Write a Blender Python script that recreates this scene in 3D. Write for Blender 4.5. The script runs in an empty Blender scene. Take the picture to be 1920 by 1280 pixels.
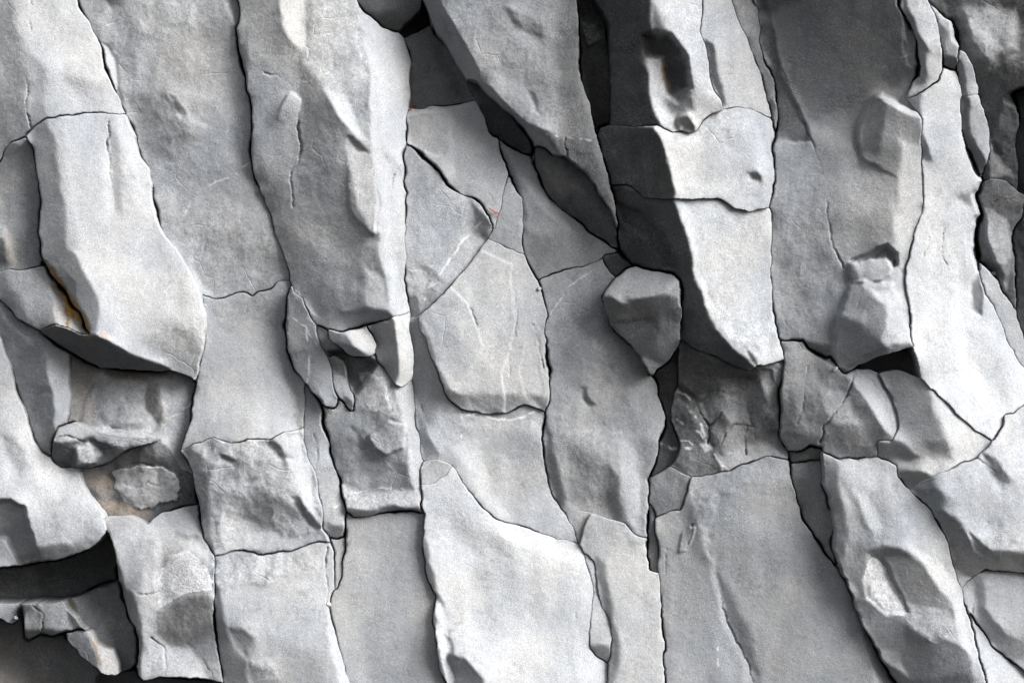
import bpy, math, random
import numpy as np
from collections import deque

scene = bpy.context.scene
C = scene.collection
R = math.radians

# ------------------------------------------------------------------ camera
PX = 0.0025                      # one photo pixel on the wall plane, in metres
DIST = 12.0                      # camera to wall plane
CAMZ = 1.6 + 0.4
cam_d = bpy.data.cameras.new("camera")
cam = bpy.data.objects.new("camera", cam_d)
C.objects.link(cam)
cam.location = (0.0, -DIST, CAMZ)
cam.rotation_euler = (R(90), 0, 0)
cam_d.sensor_width = 36.0
cam_d.lens = 36.0 * DIST / (1920 * PX)
cam_d.clip_end = 500.0
scene.camera = cam

# ------------------------------------------------------------------ light
SUN_AZ = R(62)                   # to the right of the direction back towards the camera
SUN_EL = R(34)
sx = math.sin(SUN_AZ) * math.cos(SUN_EL)
sy = -math.cos(SUN_AZ) * math.cos(SUN_EL)
sz = math.sin(SUN_EL)
world = bpy.data.worlds.new("World")
scene.world = world
world.use_nodes = True
wn = world.node_tree
wn.nodes.clear()
w_out = wn.nodes.new("ShaderNodeOutputWorld")
w_bg = wn.nodes.new("ShaderNodeBackground")
w_sky = wn.nodes.new("ShaderNodeTexSky")
w_sky.sky_type = 'NISHITA'
w_sky.sun_disc = False
w_sky.sun_elevation = SUN_EL
w_sky.sun_rotation = math.atan2(sx, sy)
w_sky.air_density = 1.0
w_sky.dust_density = 3.0
w_hs = wn.nodes.new("ShaderNodeHueSaturation")     # overcast: cloud takes the blue out of the sky
w_hs.inputs['Saturation'].default_value = 0.18
w_bg.inputs['Strength'].default_value = 0.07
wn.links.new(w_sky.outputs[0], w_hs.inputs['Color'])
wn.links.new(w_hs.outputs[0], w_bg.inputs['Color'])
wn.links.new(w_bg.outputs[0], w_out.inputs['Surface'])

sun_d = bpy.data.lights.new("sun", 'SUN')
sun_d.energy = 3.2
sun_d.angle = R(38)
sun_d.color = (1.0, 0.995, 0.99)
sun = bpy.data.objects.new("sun", sun_d)
C.objects.link(sun)
from mathutils import Vector
sun.rotation_euler = Vector((sx, sy, sz)).to_track_quat('Z', 'Y').to_euler()
sun.location = (4, -8, 8)

scene.view_settings.view_transform = 'Standard'
scene.view_settings.look = 'None'
scene.view_settings.gamma = 1.0
scene.view_settings.use_curve_mapping = False
scene.view_settings.exposure = 1.3

# ------------------------------------------------------------------ the joints of the cliff, traced on the wall (photo pixels)
# name: (width of the open joint in px, points)
CR = {
 'c1': (5.5, [(120,-60),(143,-10),(152,18),(165,42),(170,56),(182,72),(190,88),(191,105),(196,125),(206,148),(215,170),(224,188),(231,205),(236,215),(246,235),(254,253),(259,280),(264,295),(277,315),(282,345),(286,370),(293,395),(298,425),(308,445),(325,462),(340,485),(352,505),(362,525),(371,545),(378,560),(381,578),(384,592),(384,620),(383,645),(380,660),(375,680),(372,700),(366,725),(360,750),(357,780),(352,800),(346,820),(340,845)]),
 'c1b': (5, [(340,845),(353,866),(359,881),(367,918),(372,943),(382,1004),(396,1032),(400,1040),(401,1105),(402,1166),(414,1247),(418,1276),(428,1340)]),
 'c2': (3, [(236,214),(225,213),(194,212),(150,213),(128,216),(87,222),(73,233),(59,245),(44,259),(19,270),(6,288),(0,305),(-60,360)]),
 'c4': (2.5, [(47,258),(58,272),(66,290),(72,330),(76,370),(75,400),(72,441),(77,478),(84,494)]),
 'c5': (2.5, [(84,495),(70,500),(45,504),(20,504),(0,508),(-60,515)]),
 'c6': (9, [(84,495),(103,525),(120,547),(134,572),(150,587),(160,612),(167,627)]),
 'c6b': (2.5, [(167,627),(150,625),(125,615),(105,609),(90,612),(73,623)]),
 'c7': (4.5, [(-60,500),(0,561),(25,589),(50,608),(73,623)]),
 'c8': (5, [(73,623),(100,642),(130,660),(160,678),(190,690),(240,694),(280,694),(316,693)]),
 'c8b': (1.5, [(316,693),(335,700),(368,713)]),
 'c9': (5, [(-60,560),(0,631),(6,665),(19,690),(31,725),(44,759),(53,792),(61,825),(71,841),(95,857),(110,878),(146,878)]),
 'c9b': (4, [(146,878),(147,894),(162,922),(183,951),(193,969)]),
 'c10': (3, [(131,663),(130,697),(130,737),(127,775),(122,792),(106,802),(99,822),(95,857)]),
 'c11': (2.5, [(106,802),(138,790),(162,797),(179,813),(227,822),(280,822),(300,826),(317,846),(337,878),(359,892)]),
 'c11b': (3, [(146,878),(170,876),(195,868),(225,850),(260,836),(300,826)]),
 'c12': (2.5, [(193,969),(211,967),(244,969),(276,981),(292,967),(325,953),(372,943)]),
 'c13': (6, [(-60,1078),(0,1066),(37,1060),(70,1052),(110,1048),(154,1036),(179,1020),(193,1003),(197,990),(193,969)]),
 'c14': (5.5, [(196,990),(203,1000),(213,1024),(217,1052),(223,1085),(236,1134),(244,1162),(256,1190),(258,1219),(254,1245),(260,1268),(266,1276)]),
 'c15': (4, [(266,1276),(300,1268),(365,1272),(420,1280)]),
 'c16': (6, [(-60,1128),(0,1128),(37,1130),(93,1130),(110,1128),(146,1117),(168,1105),(203,1093),(223,1088)]),
 'c17': (5, [(36,1130),(33,1145),(33,1162),(24,1170),(0,1161),(-60,1140)]),
 'c18': (5, [(37,1131),(41,1150),(45,1195),(51,1199),(77,1186),(97,1193),(122,1187),(150,1180),(171,1184)]),
 'c19': (5, [(122,1127),(130,1140),(138,1152),(154,1174),(171,1184)]),
 'c20': (4, [(171,1184),(177,1205),(190,1216),(212,1218),(220,1240),(223,1264)]),
 'c21': (6, [(122,1187),(124,1198),(138,1211),(150,1227),(175,1247),(191,1262),(215,1265),(248,1254),(255,1245)]),
 'c22': (4, [(187,1259),(179,1270),(176,1285),(170,1340)]),
 # second column
 'c23': (6, [(436,-60),(441,-10),(447,12),(450,19),(448,41),(444,50),(444,69),(448,103),(456,137),(464,175),(472,200),(473,225),(470,260),(470,281),(473,306),(478,334),(489,359),(497,381),(506,400),(514,425),(522,453),(534,484),(541,509),(543,528),(537,556),(537,587),(537,625),(541,662),(550,691),(569,716),(587,737),(600,750),(605,769),(606,792),(616,825),(624,866),(638,902),(640,931),(647,955),(649,979),(649,1004)]),
 'c23b': (3, [(649,1004),(645,1044),(641,1081),(632,1098),(622,1112),(618,1140),(624,1170),(638,1227),(655,1280),(675,1340)]),
 'c23c': (3, [(612,1000),(620,1017),(626,1036),(628,1069),(624,1101),(621,1114)]),
 'c24': (2, [(380,553),(403,561),(419,559),(428,556),(453,547),(473,555),(481,545),(506,541),(520,528),(543,527)]),
 'c25': (2, [(340,847),(364,833),(401,819),(429,827),(448,829),(462,823),(507,824),(531,813),(566,803)]),
 'c26': (2, [(569,716),(572,745),(571,775),(566,803),(568,830),(575,853),(585,876),(594,902)]),
 'c27': (3, [(594,902),(600,943),(606,971),(606,993),(618,1006),(633,1009),(649,1003)]),
 'c28': (2, [(400,1040),(421,1039),(437,1032),(474,1033),(494,1038),(519,1034),(551,1033),(576,1020),(596,1014),(620,1017)]),
 # third column
 'c30': (4.5, [(640,-60),(668,-5),(673,11),(684,25),(712,45),(731,58),(747,61),(758,73),(769,97),(770,116),(768,156),(770,188),(767,206),(761,219),(761,250),(762,269),(756,288),(759,309),(756,338),(762,359),(760,400),(758,438),(761,478),(759,525),(764,556),(766,584),(767,619),(773,650),(776,681),(775,712),(776,744),(777,770),(779,792),(787,821),(793,866),(787,882),(788,902),(791,951),(796,961),(793,991),(793,1024),(799,1077),(809,1105),(820,1121),(813,1150),(813,1182),(819,1227),(825,1255),(837,1280),(862,1340)]),
 'c31': (4, [(543,530),(549,547),(566,562),(580,584),(594,606),(612,615),(644,620),(681,609),(731,598),(750,589),(767,584)]),
 'c32': (3, [(612,615),(617,638),(637,650),(659,666),(687,671),(698,669),(705,647),(700,631),(688,615),(684,608)]),
 'c33': (2.5, [(592,604),(597,635),(604,655),(613,670),(620,690),(625,709),(625,728),(632,745),(631,762),(622,768),(610,760),(600,750)]),
 'c34': (2.5, [(613,669),(630,667),(645,678),(652,706),(658,730),(666,753),(661,772),(645,755),(632,745)]),
 'c35': (2.5, [(703,655),(706,678),(722,690),(732,706),(742,719),(756,726),(769,716),(776,711)]),
 'c36': (5, [(647,957),(665,968),(685,968),(710,961),(730,957),(793,959)]),
 # top recess and prow
 'c37': (4, [(747,61),(762,44),(785,22),(792,0),(795,-60)]),
 'c38': (4, [(758,73),(780,62),(803,46)]),
 'c39': (7, [(792,0),(800,20),(806,42),(818,62),(837,88),(866,134),(880,165),(891,188)]),
 'c40': (3.5, [(767,206),(777,205),(806,200),(847,197),(891,189)]),
 'c41': (6, [(878,146),(894,150),(909,169),(934,191),(962,216),(981,237),(1000,269),(1003,276)]),
 'c42': (6, [(891,188),(900,205),(909,225),(915,245),(922,255),(931,257)]),
 'c43': (3, [(931,257),(956,275),(975,287),(1001,293)]),
 'c44': (5, [(1000,290),(1001,281),(1006,273),(1022,275),(1034,287),(1066,300),(1091,319),(1112,347),(1131,375),(1147,400),(1158,431),(1163,468)]),
 'c45': (6, [(1000,290),(1003,312),(1016,344),(1031,372),(1059,397),(1087,419),(1109,437),(1144,459),(1163,469)]),
 'c46': (6, [(1080,-60),(1083,0),(1083,31),(1086,78),(1087,125),(1092,162),(1103,194),(1112,225),(1122,269),(1131,300),(1141,331),(1147,356),(1156,400),(1160,431)]),
 'c47': (6, [(1100,-60),(1116,0),(1131,25),(1141,50),(1141,94),(1144,141),(1147,188),(1145,219),(1142,233),(1125,241),(1119,259)]),
 'c48': (3, [(1125,239),(1150,234),(1191,239),(1234,234),(1244,239),(1262,248),(1278,244),(1294,248),(1306,245),(1316,228),(1333,214),(1356,207),(1375,203),(1406,206),(1446,222)]),
 'c49': (2, [(1318,-60),(1316,0),(1314,62),(1325,94),(1330,144),(1341,169),(1353,188),(1356,206)]),
 'c50': (6, [(1350,-60),(1372,0),(1381,31),(1395,62),(1409,97),(1422,125),(1434,162),(1444,203),(1450,237),(1453,259),(1448,281),(1452,328),(1447,366),(1442,390),(1444,400),(1447,419),(1444,462),(1446,509),(1446,534),(1450,578),(1453,609),(1464,637),(1469,669),(1469,700),(1463,731),(1462,769),(1463,790),(1462,817),(1470,833),(1478,845),(1480,868)]),
 'c51': (5, [(1405,-60),(1412,0),(1422,19),(1424,47),(1421,81),(1437,119),(1453,156),(1459,200),(1457,237),(1453,259)]),
 'c52': (2.5, [(1148,347),(1175,347),(1191,356),(1206,369),(1241,372),(1269,372),(1303,375),(1350,373),(1366,380),(1381,391),(1406,397),(1442,388)]),
 'c54': (6.5, [(1163,470),(1183,495),(1205,503),(1242,509),(1264,516),(1274,527),(1278,547),(1278,575),(1276,633)]),
 'c55': (4, [(1276,633),(1299,650),(1324,662),(1361,675),(1392,691),(1411,694),(1421,685),(1442,683),(1469,672)]),
 'c56': (3.5, [(1205,503),(1189,499),(1171,506),(1155,522),(1136,541),(1128,556),(1138,587),(1147,612),(1167,634),(1186,653),(1205,678),(1216,701),(1225,705),(1233,692),(1255,678),(1267,659),(1276,633)]),
 'c56b': (3, [(1155,522),(1142,512),(1133,497),(1131,481),(1146,474),(1163,470)]),
 # middle mosaic
 'c57': (7, [(762,270),(784,283),(803,303),(822,322),(837,347),(859,362),(887,372),(902,384),(913,400),(923,418),(917,437),(914,449)]),
 'c58': (4.5, [(931,257),(937,281),(947,303),(953,322),(962,344),(978,372),(980,400),(980,441),(984,480)]),
 'c59': (2, [(953,325),(947,359),(939,391),(928,420),(918,440)]),
 'c60': (2.5, [(914,449),(937,459),(969,473),(984,480)]),
 'c61': (2.5, [(914,449),(897,475),(872,503),(859,519),(825,556),(803,578),(784,594),(767,600)]),
 'c62': (5, [(984,480),(997,509),(1009,525),(1013,541),(1019,562),(1027,594),(1023,616),(1025,638),(1023,666),(1031,700),(1031,737),(1025,772),(1018,813),(1020,862),(1028,902),(1039,935),(1053,951),(1061,963)]),
 'c62b': (2, [(1061,963),(1077,991),(1083,1016),(1093,1036)]),
 'c63': (2, [(784,594),(787,619),(797,637),(809,672),(825,709),(834,734),(850,756),(861,764),(887,770),(919,777),(956,772),(981,758),(1000,764),(1024,774)]),
 'c64': (3, [(848,872),(874,910),(894,939),(931,974),(967,981),(1004,994),(1045,1010),(1077,1014),(1087,1024)]),
 'c66': (2, [(793,867),(815,862),(848,872),(833,894),(813,907),(788,908)]),
 'c67': (2, [(1093,1036),(1099,1048),(1108,1081),(1114,1113),(1110,1146),(1106,1178),(1104,1211),(1118,1231),(1140,1243)]),
 'c68': (3, [(1093,1036),(1105,1038),(1116,1052),(1118,1085),(1128,1134),(1140,1154),(1148,1186),(1146,1227),(1140,1243),(1138,1280),(1136,1340)]),
 'c69': (2.5, [(1010,526),(1031,517),(1053,508),(1091,500),(1131,486)]),
 'c70': (6.5, [(1225,705),(1230,715),(1236,740),(1246,769),(1250,784),(1244,809),(1236,829),(1228,874),(1216,898),(1214,939),(1214,987),(1215,1044),(1217,1066)]),
 'c71': (1.8, [(1087,1024),(1094,990),(1108,962),(1140,971),(1171,982),(1190,1003),(1215,1008)]),
 'c72': (4, [(1216,1066),(1234,1075),(1236,1097),(1238,1117),(1242,1158),(1247,1215),(1244,1239),(1249,1276),(1253,1340)]),
 'c73': (3, [(1214,939),(1222,950),(1230,969),(1228,996),(1236,1024),(1232,1061),(1236,1090)]),
 'c74': (2.5, [(1216,898),(1255,876),(1275,884),(1299,892),(1332,890),(1364,882),(1405,868),(1437,855),(1458,857),(1479,863)]),
 'c75': (2.5, [(1276,633),(1272,670),(1271,712),(1264,744),(1257,765),(1258,790),(1268,815),(1275,833),(1269,857),(1255,876)]),
 'c76': (5.5, [(1480,866),(1484,902),(1494,935),(1506,971),(1526,1003),(1547,1036),(1567,1063),(1584,1087),(1599,1113),(1607,1146),(1623,1182),(1647,1227),(1676,1272),(1715,1330)]),
 'c77': (2.5, [(1297,891),(1285,930),(1275,956),(1255,960),(1230,969)]),
 # right columns
 'c78': (6, [(1690,-60),(1686,0),(1687,12),(1697,31),(1712,56),(1718,81),(1720,100),(1722,125),(1722,141),(1707,159),(1698,184)]),
 'c78b': (2.5, [(1698,184),(1728,219),(1729,269),(1729,300),(1732,331),(1732,353),(1728,400),(1717,425),(1704,469),(1697,497),(1698,531),(1703,562),(1709,587),(1707,619),(1708,641),(1712,650)]),
 'c80': (6.5, [(1466,636),(1503,637),(1514,653),(1545,672),(1554,670),(1567,684),(1584,702),(1604,691),(1620,678),(1651,667),(1682,658),(1698,653),(1712,650)]),
 'c88': (2.5, [(1712,650),(1722,680),(1728,712)]),
 'c89': (3, [(1604,691),(1625,690),(1640,696),(1650,699)]),
 'c81': (3, [(1650,699),(1662,722),(1673,748),(1682,778),(1684,808),(1674,826),(1644,827),(1643,858)]),
 'c82': (4, [(1478,845),(1501,845),(1520,838),(1541,838),(1545,850),(1570,858)]),
 'c83': (3, [(1480,868),(1513,863),(1541,861),(1542,838)]),
 'c84': (6.5, [(1541,861),(1542,914),(1552,935),(1562,963),(1565,996),(1558,1016),(1568,1052),(1584,1087)]),
 'c85': (4, [(1570,858),(1610,859),(1643,858),(1668,866),(1681,872),(1684,894),(1708,918),(1729,939),(1749,959),(1757,979),(1773,1004),(1779,1024),(1786,1061),(1802,1101),(1810,1134),(1820,1166),(1834,1219),(1846,1268),(1862,1330)]),
 'c86': (2.5, [(1650,699),(1679,692),(1701,697),(1720,705),(1732,716),(1751,731),(1776,756),(1802,784),(1826,805),(1850,819),(1862,825)]),
 'c87': (2.5, [(1980,735),(1915,762),(1903,774),(1883,778),(1881,797),(1855,833),(1834,857),(1806,868),(1777,882),(1753,892),(1725,906),(1708,918)]),
 'c90': (9, [(1792,133),(1800,162),(1803,175),(1801,219),(1804,250),(1811,275),(1826,303),(1842,341),(1828,366),(1836,381),(1838,400),(1826,434),(1831,472),(1836,506)]),
 'c90b': (2, [(1836,506),(1842,534),(1857,566),(1873,600),(1889,637),(1907,669),(1922,692),(1980,770)]),
 'c91': (5.5, [(1832,487),(1848,500),(1870,525),(1882,550),(1904,581),(1914,612),(1922,640),(1970,715)]),
 'c92': (2.5, [(1698,186),(1720,178),(1742,162),(1761,153),(1767,137),(1768,126)]),
 'c92b': (6, [(1768,126),(1780,130),(1792,133)]),
 'c93': (4.5, [(1725,-60),(1739,0),(1751,25),(1757,44),(1764,69),(1768,103),(1768,126)]),
 'c94': (9, [(1739,0),(1764,25),(1782,41),(1792,62),(1798,90),(1796,108),(1792,132)]),
 'c96': (6, [(1798,92),(1811,100),(1823,125),(1832,162),(1834,178),(1842,200),(1851,225),(1854,256),(1857,284),(1851,306),(1844,328),(1842,341)]),
 'c97': (2.5, [(1803,180),(1834,178)]),
 'c98': (5, [(1842,341),(1860,335),(1889,340),(1908,359),(1925,368),(1980,380)]),
 'c99': (5, [(1922,366),(1917,406),(1898,431),(1901,478),(1903,503),(1904,531),(1908,592)]),
 'c100': (7, [(1980,140),(1920,165),(1895,178),(1908,203),(1914,231),(1905,252),(1902,275),(1911,306),(1908,359)]),
 'c101': (4, [(1803,1103),(1812,1090),(1830,1078),(1848,1067),(1887,1071),(1920,1075),(1980,1082)]),
 'c102': (4, [(1809,1132),(1815,1146),(1822,1152),(1838,1178),(1859,1207),(1883,1231),(1920,1257),(1980,1295)]),
}
# fine cracks that end inside a rock, and pale mineral seams: (kind, width, points)
HL = [
 ('h',2,[(105,822),(130,818),(150,828),(175,826),(200,834),(240,832)]),('h',2,[(100,845),(125,840),(142,850)]),('h',2,[(180,845),(205,838),(235,842)]),
 ('h',2,[(165,920),(185,935),(215,945),(240,962),(262,966)]),('h',1.8,[(330,880),(345,915),(362,930)]),('h',1.8,[(195,890),(220,878),(255,868),(290,872)]),('h',1.6,[(230,905),(260,915),(280,905),(310,912)]),('h',1.6,[(245,930),(270,925),(295,932)]),
 ('h',2,[(150,735),(175,712),(200,705),(250,703),(290,712)]),('h',1.8,[(175,790),(200,800),(240,806),(280,805),(310,790)]),('h',1.8,[(268,722),(276,745),(290,765)]),
 ('h',2,[(60,1135),(80,1150),(78,1185)]),('h',2,[(185,1125),(205,1150),(208,1205)]),
 ('h',2,[(1300,745),(1330,800),(1326,833)]),('h',2,[(1330,800),(1352,772),(1395,748)]),('h',2,[(1404,790),(1425,715)]),('h',1.8,[(1350,830),(1375,795),(1420,800),(1445,775)]),('h',1.8,[(1396,852),(1400,800)]),
 ('v',4,[(1288,758),(1303,780),(1316,803),(1327,835),(1342,860),(1364,882)]),('v',3,[(1258,778),(1285,796),(1312,814)]),('v',3,[(1240,832),(1258,842),(1275,840),(1300,843)]),('v',3,[(1300,760),(1290,745),(1275,735)]),
 ('h',1.5,[(57,-20),(57,30),(58,110),(50,150),(51,210),(60,243)]),
 ('h',2.4,[(578,95),(578,103),(569,134),(564,156),(561,200),(558,225),(562,259),(564,275),(561,303),(547,316),(544,337),(550,387)]),
 ('h',1.5,[(500,137),(520,143),(540,152),(547,165)]),('v',1.5,[(566,156),(585,150),(600,143),(616,134)]),
 ('h',1.3,[(204,215),(201,240),(204,300),(210,350)]),
 ('v',2,[(345,405),(360,375),(372,362),(400,345),(440,325),(470,305)]),
 ('h',1.2,[(158,0),(175,35),(183,45),(205,30),(210,0)]),
 ('h',2,[(657,395),(672,415),(690,433),(704,441),(714,436),(724,415)]),
 ('h',1.3,[(730,400),(735,360),(738,330)]),
 ('v',2.5,[(575,612),(580,650),(578,700),(574,720)]),('v',1.8,[(548,597),(575,612),(592,640),(606,665)]),
 ('h',2,[(750,592),(758,628),(762,665),(770,709)]),
 ('h',1.5,[(588,815),(594,835),(593,870),(594,902)]),
 ('h',1.5,[(612,1024),(610,1052),(612,1090),(614,1130),(620,1142)]),
 ('h',3,[(785,740),(793,768),(803,801),(805,821),(821,833),(837,847),(848,872)]),
 ('h',3,[(806,822),(812,838),(826,852)]),('v',3,[(838,846),(855,830),(882,808)]),
 ('v',2.5,[(800,545),(835,500),(870,450),(900,415)]),('v',3,[(795,560),(805,540),(830,522)]),('v',2,[(767,505),(790,512),(800,530)]),
 ('v',1.0,[(928,640),(925,665),(905,700),(880,745),(875,762)]),
 ('h',1.4,[(960,500),(958,530),(968,550),(968,590),(966,630),(957,655),(952,680),(955,705)]),
 ('h',1.3,[(878,575),(888,595),(895,615)]),('h',1.3,[(1000,610),(1012,625),(1010,650),(1018,690)]),
 ('h',1.2,[(869,769),(870,790),(876,800)]),
 ('v',3,[(870,775),(900,775),(925,785),(960,787),(990,780),(1010,770)]),
 ('h',1.8,[(1089,1048),(1084,1073),(1079,1109),(1077,1138),(1079,1160)]),
 ('h',2,[(1095,730),(1098,745),(1113,758)]),
 ('v',2.5,[(1025,250),(1050,257),(1080,262),(1108,264)]),
 ('v',1.5,[(1110,505),(1060,545),(1030,590)]),
 ('v',3.2,[(1291,760),(1303,780),(1316,801),(1326,833),(1340,857),(1362,880)]),
 ('v',2.2,[(1255,776),(1285,795),(1310,812),(1318,822)]),('v',2,[(1240,830),(1258,840),(1275,838),(1300,841)]),
 ('v',1.8,[(1275,825),(1290,823),(1300,835)]),('v',2.2,[(1255,874),(1275,882),(1300,893)]),
 ('v',2.2,[(1320,845),(1345,860),(1365,880)]),('h',2,[(1270,720),(1290,745),(1310,752),(1335,735),(1350,733)]),
 ('h',2,[(1350,733),(1368,744),(1385,745),(1400,725),(1410,710)]),('h',1.5,[(1445,690),(1455,715),(1462,732)]),
 ('h',1.5,[(1395,780),(1410,795),(1420,825)]),
 ('h',1.8,[(1249,1028),(1247,1069),(1243,1100)]),
 ('h',1.8,[(1300,985),(1298,1000),(1292,1015),(1284,1032)]),
 ('h',1.4,[(1327,1030),(1340,1070),(1350,1110),(1360,1160),(1385,1210),(1405,1245),(1411,1280)]),
 ('v',2.2,[(1345,1190),(1342,1225),(1346,1255)]),
 ('h',1.6,[(1455,95),(1461,125),(1479,169),(1495,200),(1509,231),(1523,269),(1540,312),(1550,359),(1553,400),(1559,447),(1573,481),(1584,505)]),
 ('v',2,[(1655,125),(1680,112),(1700,100)]),
 ('h',1.6,[(1604,691),(1599,720),(1575,765),(1548,797),(1538,829)]),
 ('h',1.5,[(1518,690),(1508,735),(1506,770),(1495,795)]),
 ('h',1.8,[(1610,692),(1639,719),(1657,737),(1668,760),(1676,790)]),
 ('h',1.5,[(1742,445),(1735,470),(1730,490),(1738,503)]),('h',1.5,[(1768,430),(1768,470),(1775,495)]),
 ('h',2.2,[(1604,590),(1610,570),(1612,560)]),
 ('h',2,[(1655,530),(1668,512),(1678,492)]),
 ('h',2,[(1826,1087),(1828,1110),(1824,1148)]),
 ('h',1.8,[(1834,857),(1850,870),(1875,890),(1893,915)]),
 ('h',2.5,[(1820,1000),(1835,1020),(1850,1032)]),
 ('v',2.5,[(1625,1120),(1640,1130),(1665,1150),(1698,1153)]),('v',2,[(1700,1160),(1730,1195),(1755,1205),(1778,1193)]),
 ('h',1.5,[(0,1005),(15,1030),(37,1060)]),
 ('h',1.5,[(0,1219),(15,1212),(30,1195),(29,1180)]),
 ('h',1.6,[(168,1106),(175,1125),(200,1140),(225,1130)]),('h',1.8,[(171,1184),(195,1162),(210,1145)]),('h',1.8,[(212,1160),(214,1190),(225,1225)]),
 ('h',1.5,[(283,1195),(308,1212),(312,1240),(310,1265)]),('h',1.6,[(315,1212),(345,1205),(370,1220),(385,1245),(395,1268)]),
 ('h',1.5,[(258,1111),(290,1112),(300,1105)]),('v',1.8,[(300,790),(330,775),(358,757)]),
 ('h',1.4,[(152,790),(165,740),(180,700),(185,694)]),('h',1.4,[(290,725),(285,745),(295,760),(310,780)]),
 ('v',2,[(620,957),(660,925),(700,917),(740,915),(780,918)]),
 ('h',1.5,[(905,345),(922,372),(932,392)]),
 ('h',2,[(945,18),(958,30),(962,38)]),('h',1.5,[(1060,262),(1062,300)]),
]

# ------------------------------------------------------------------ the rocks
# B(kind, seed, label, lean p (rises to the right), lean q (rises downwards), stand-out z, albedo (recess shade included), roughness, facets, crusts)
# facet = (outline, p, q, {s: soft edge px, a: albedo factor for stains and painted shade, r: roughness, o: ochre, w: white salt})
BL = []
def B(kind, seed, label, p=0, q=0, z=0, a=1.0, r=0.5, reg=(), crust=()):
    BL.append(dict(kind=kind, seed=seed, label=label, p=p, q=q, z=z, a=a, r=r, reg=reg, crust=crust))

# ---- left edge and first column
B('rock_slab', (150,120), "pale smooth slab in the top left corner above the first level joint", -.12, .10, 0, 1, .35, [
  ([(-300,-300),(15,-300),(26,40),(48,75),(54,150),(50,240),(-300,330)], .16, 0, dict(s=14,r=.8)),
  ([(100,100),(140,70),(165,85),(150,130),(110,150),(92,135)], -.22, .25, dict(s=14,a=1.15)),
  ([(55,100),(85,120),(85,215),(55,235)], .05, -.02, dict(s=8)),
  ([(130,155),(175,140),(190,160),(150,185)], .08, -.1, dict(s=14))])
B('rock_column', (230,430), "long smooth pale column on the left, ending in a black wedge-shaped underside", -.12, .10, 28, 1.05, .25, [
  ([(60,240),(90,225),(108,262),(116,330),(128,400),(134,462),(152,500),(176,540),(186,565),(184,600),(180,640),(60,640)], .27, -.04, dict(s=4)),
  ([(85,225),(120,215),(126,330),(150,470),(128,462),(112,330),(104,262)], -.05, .05, dict(s=5)),
  ([(178,235),(205,240),(215,400),(195,400)], -.2, .05, dict(s=6)),
  ([(205,240),(222,250),(230,400),(214,400)], .08, .05, dict(s=5)),
  ([(222,220),(250,260),(290,400),(262,400),(238,330)], -.3, .1, dict(s=8)),
  ([(290,420),(360,530),(385,600),(385,650),(340,600),(300,500)], .02, .1, dict(s=18)),
  ([(270,640),(310,605),(390,590),(385,720),(320,690)], .02, -.22, dict(s=20,r=.9)),
  ([(60,600),(100,606),(125,613),(150,623),(182,628),(205,640),(235,657),(270,674),(320,692),(300,740),(60,740)], .25, -2.3, dict(s=3,a=.42)),  # lowered albedo paints shade onto the down-facing underside
  ([(180,622),(200,622),(208,640),(186,632)], -.5, .5, dict(s=3,o=.4)),
  ([(84,490),(100,500),(130,545),(152,580),(166,610),(172,634),(160,630),(140,590),(112,545)], .8, -.3, dict(s=4,o=.9,a=.7))])
B('rock_slab', (40,400), "mottled grey slab against the left edge, left of the long pale column", .06, -.02, -4, .9, .9, [
  ([(-300,440),(10,445),(22,495),(-300,510)], .35, -.5, dict(s=6,a=.6)),
  ([(5,425),(25,440),(40,500),(14,500)], -.2, .1, dict(s=5,o=.15)),
  ([(-300,280),(25,262),(40,280),(5,310),(-300,400)], .3, -.3, dict(s=6,a=.8))])
B('rock_wedge', (60,560), "pale block with an ochre-stained right edge, below the mottled slab at the left", .0, .04, 8, .98, .6, [
  ([(-300,505),(10,515),(35,560),(50,600),(40,640),(-300,640)], .22, -.08, dict(s=8)),
  ([(84,496),(104,525),(122,549),(118,575),(128,600),(128,617),(105,605),(98,560)], -.55, .25, dict(s=3,a=1.15,o=.12)),
  ([(128,608),(132,596),(150,595),(165,627),(128,618)], -.5, .3, dict(s=3,a=1.2,o=.12)),
  ([(100,520),(112,532),(126,552),(140,575),(156,602),(150,608),(142,596),(131,598),(127,612),(122,608),(126,596),(120,585),(122,566),(112,548)], .1, -.1, dict(s=2,o=1.0,a=.75))])
B('rock_wedge', (60,690), "dark tapering wedge with a pale right facet, standing under the black underside", .25, -.05, 0, .92, .8, [
  ([(73,623),(84,660),(92,700),(97,745),(104,775),(104,800),(140,800),(140,640),(90,610)], -.38, .1, dict(s=4,a=1.02,r=.3)),
  ([(-10,560),(40,590),(80,640),(60,650),(20,610)], -.1, .2, dict(s=5)),
  ([(55,720),(95,720),(102,800),(60,800)], .35, -.15, dict(s=8,r=1.2)),
  ([(60,800),(100,800),(97,860),(70,845)], .15, -.15, dict(s=5))])
B('recessed_rock', (230,750), "recessed pale brownish rock in the alcove beneath the black wedge", -.06, .08, -26, 1.0, 1.2, [
  ([(128,660),(190,688),(180,705),(152,745),(146,800),(120,800)], -.45, .0, dict(s=5,a=.6,o=.12)),
  ([(150,740),(178,712),(176,755),(190,800),(146,795)], -.5, .05, dict(s=5,a=.6,o=.10)),
  ([(186,690),(310,690),(320,705),(260,715),(200,706)], .05, .7, dict(s=7,a=.6,o=.18)),
  ([(278,715),(300,720),(312,790),(295,795),(270,760)], .4, -.1, dict(s=4,a=.62,o=.08)),
  ([(312,695),(370,710),(360,800),(355,880),(320,845),(302,800)], -.15, .1, dict(s=5,a=1.0)),
  ([(170,785),(230,810),(290,808),(280,826),(170,820)], -.1, .6, dict(s=5,a=.75))])
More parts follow.
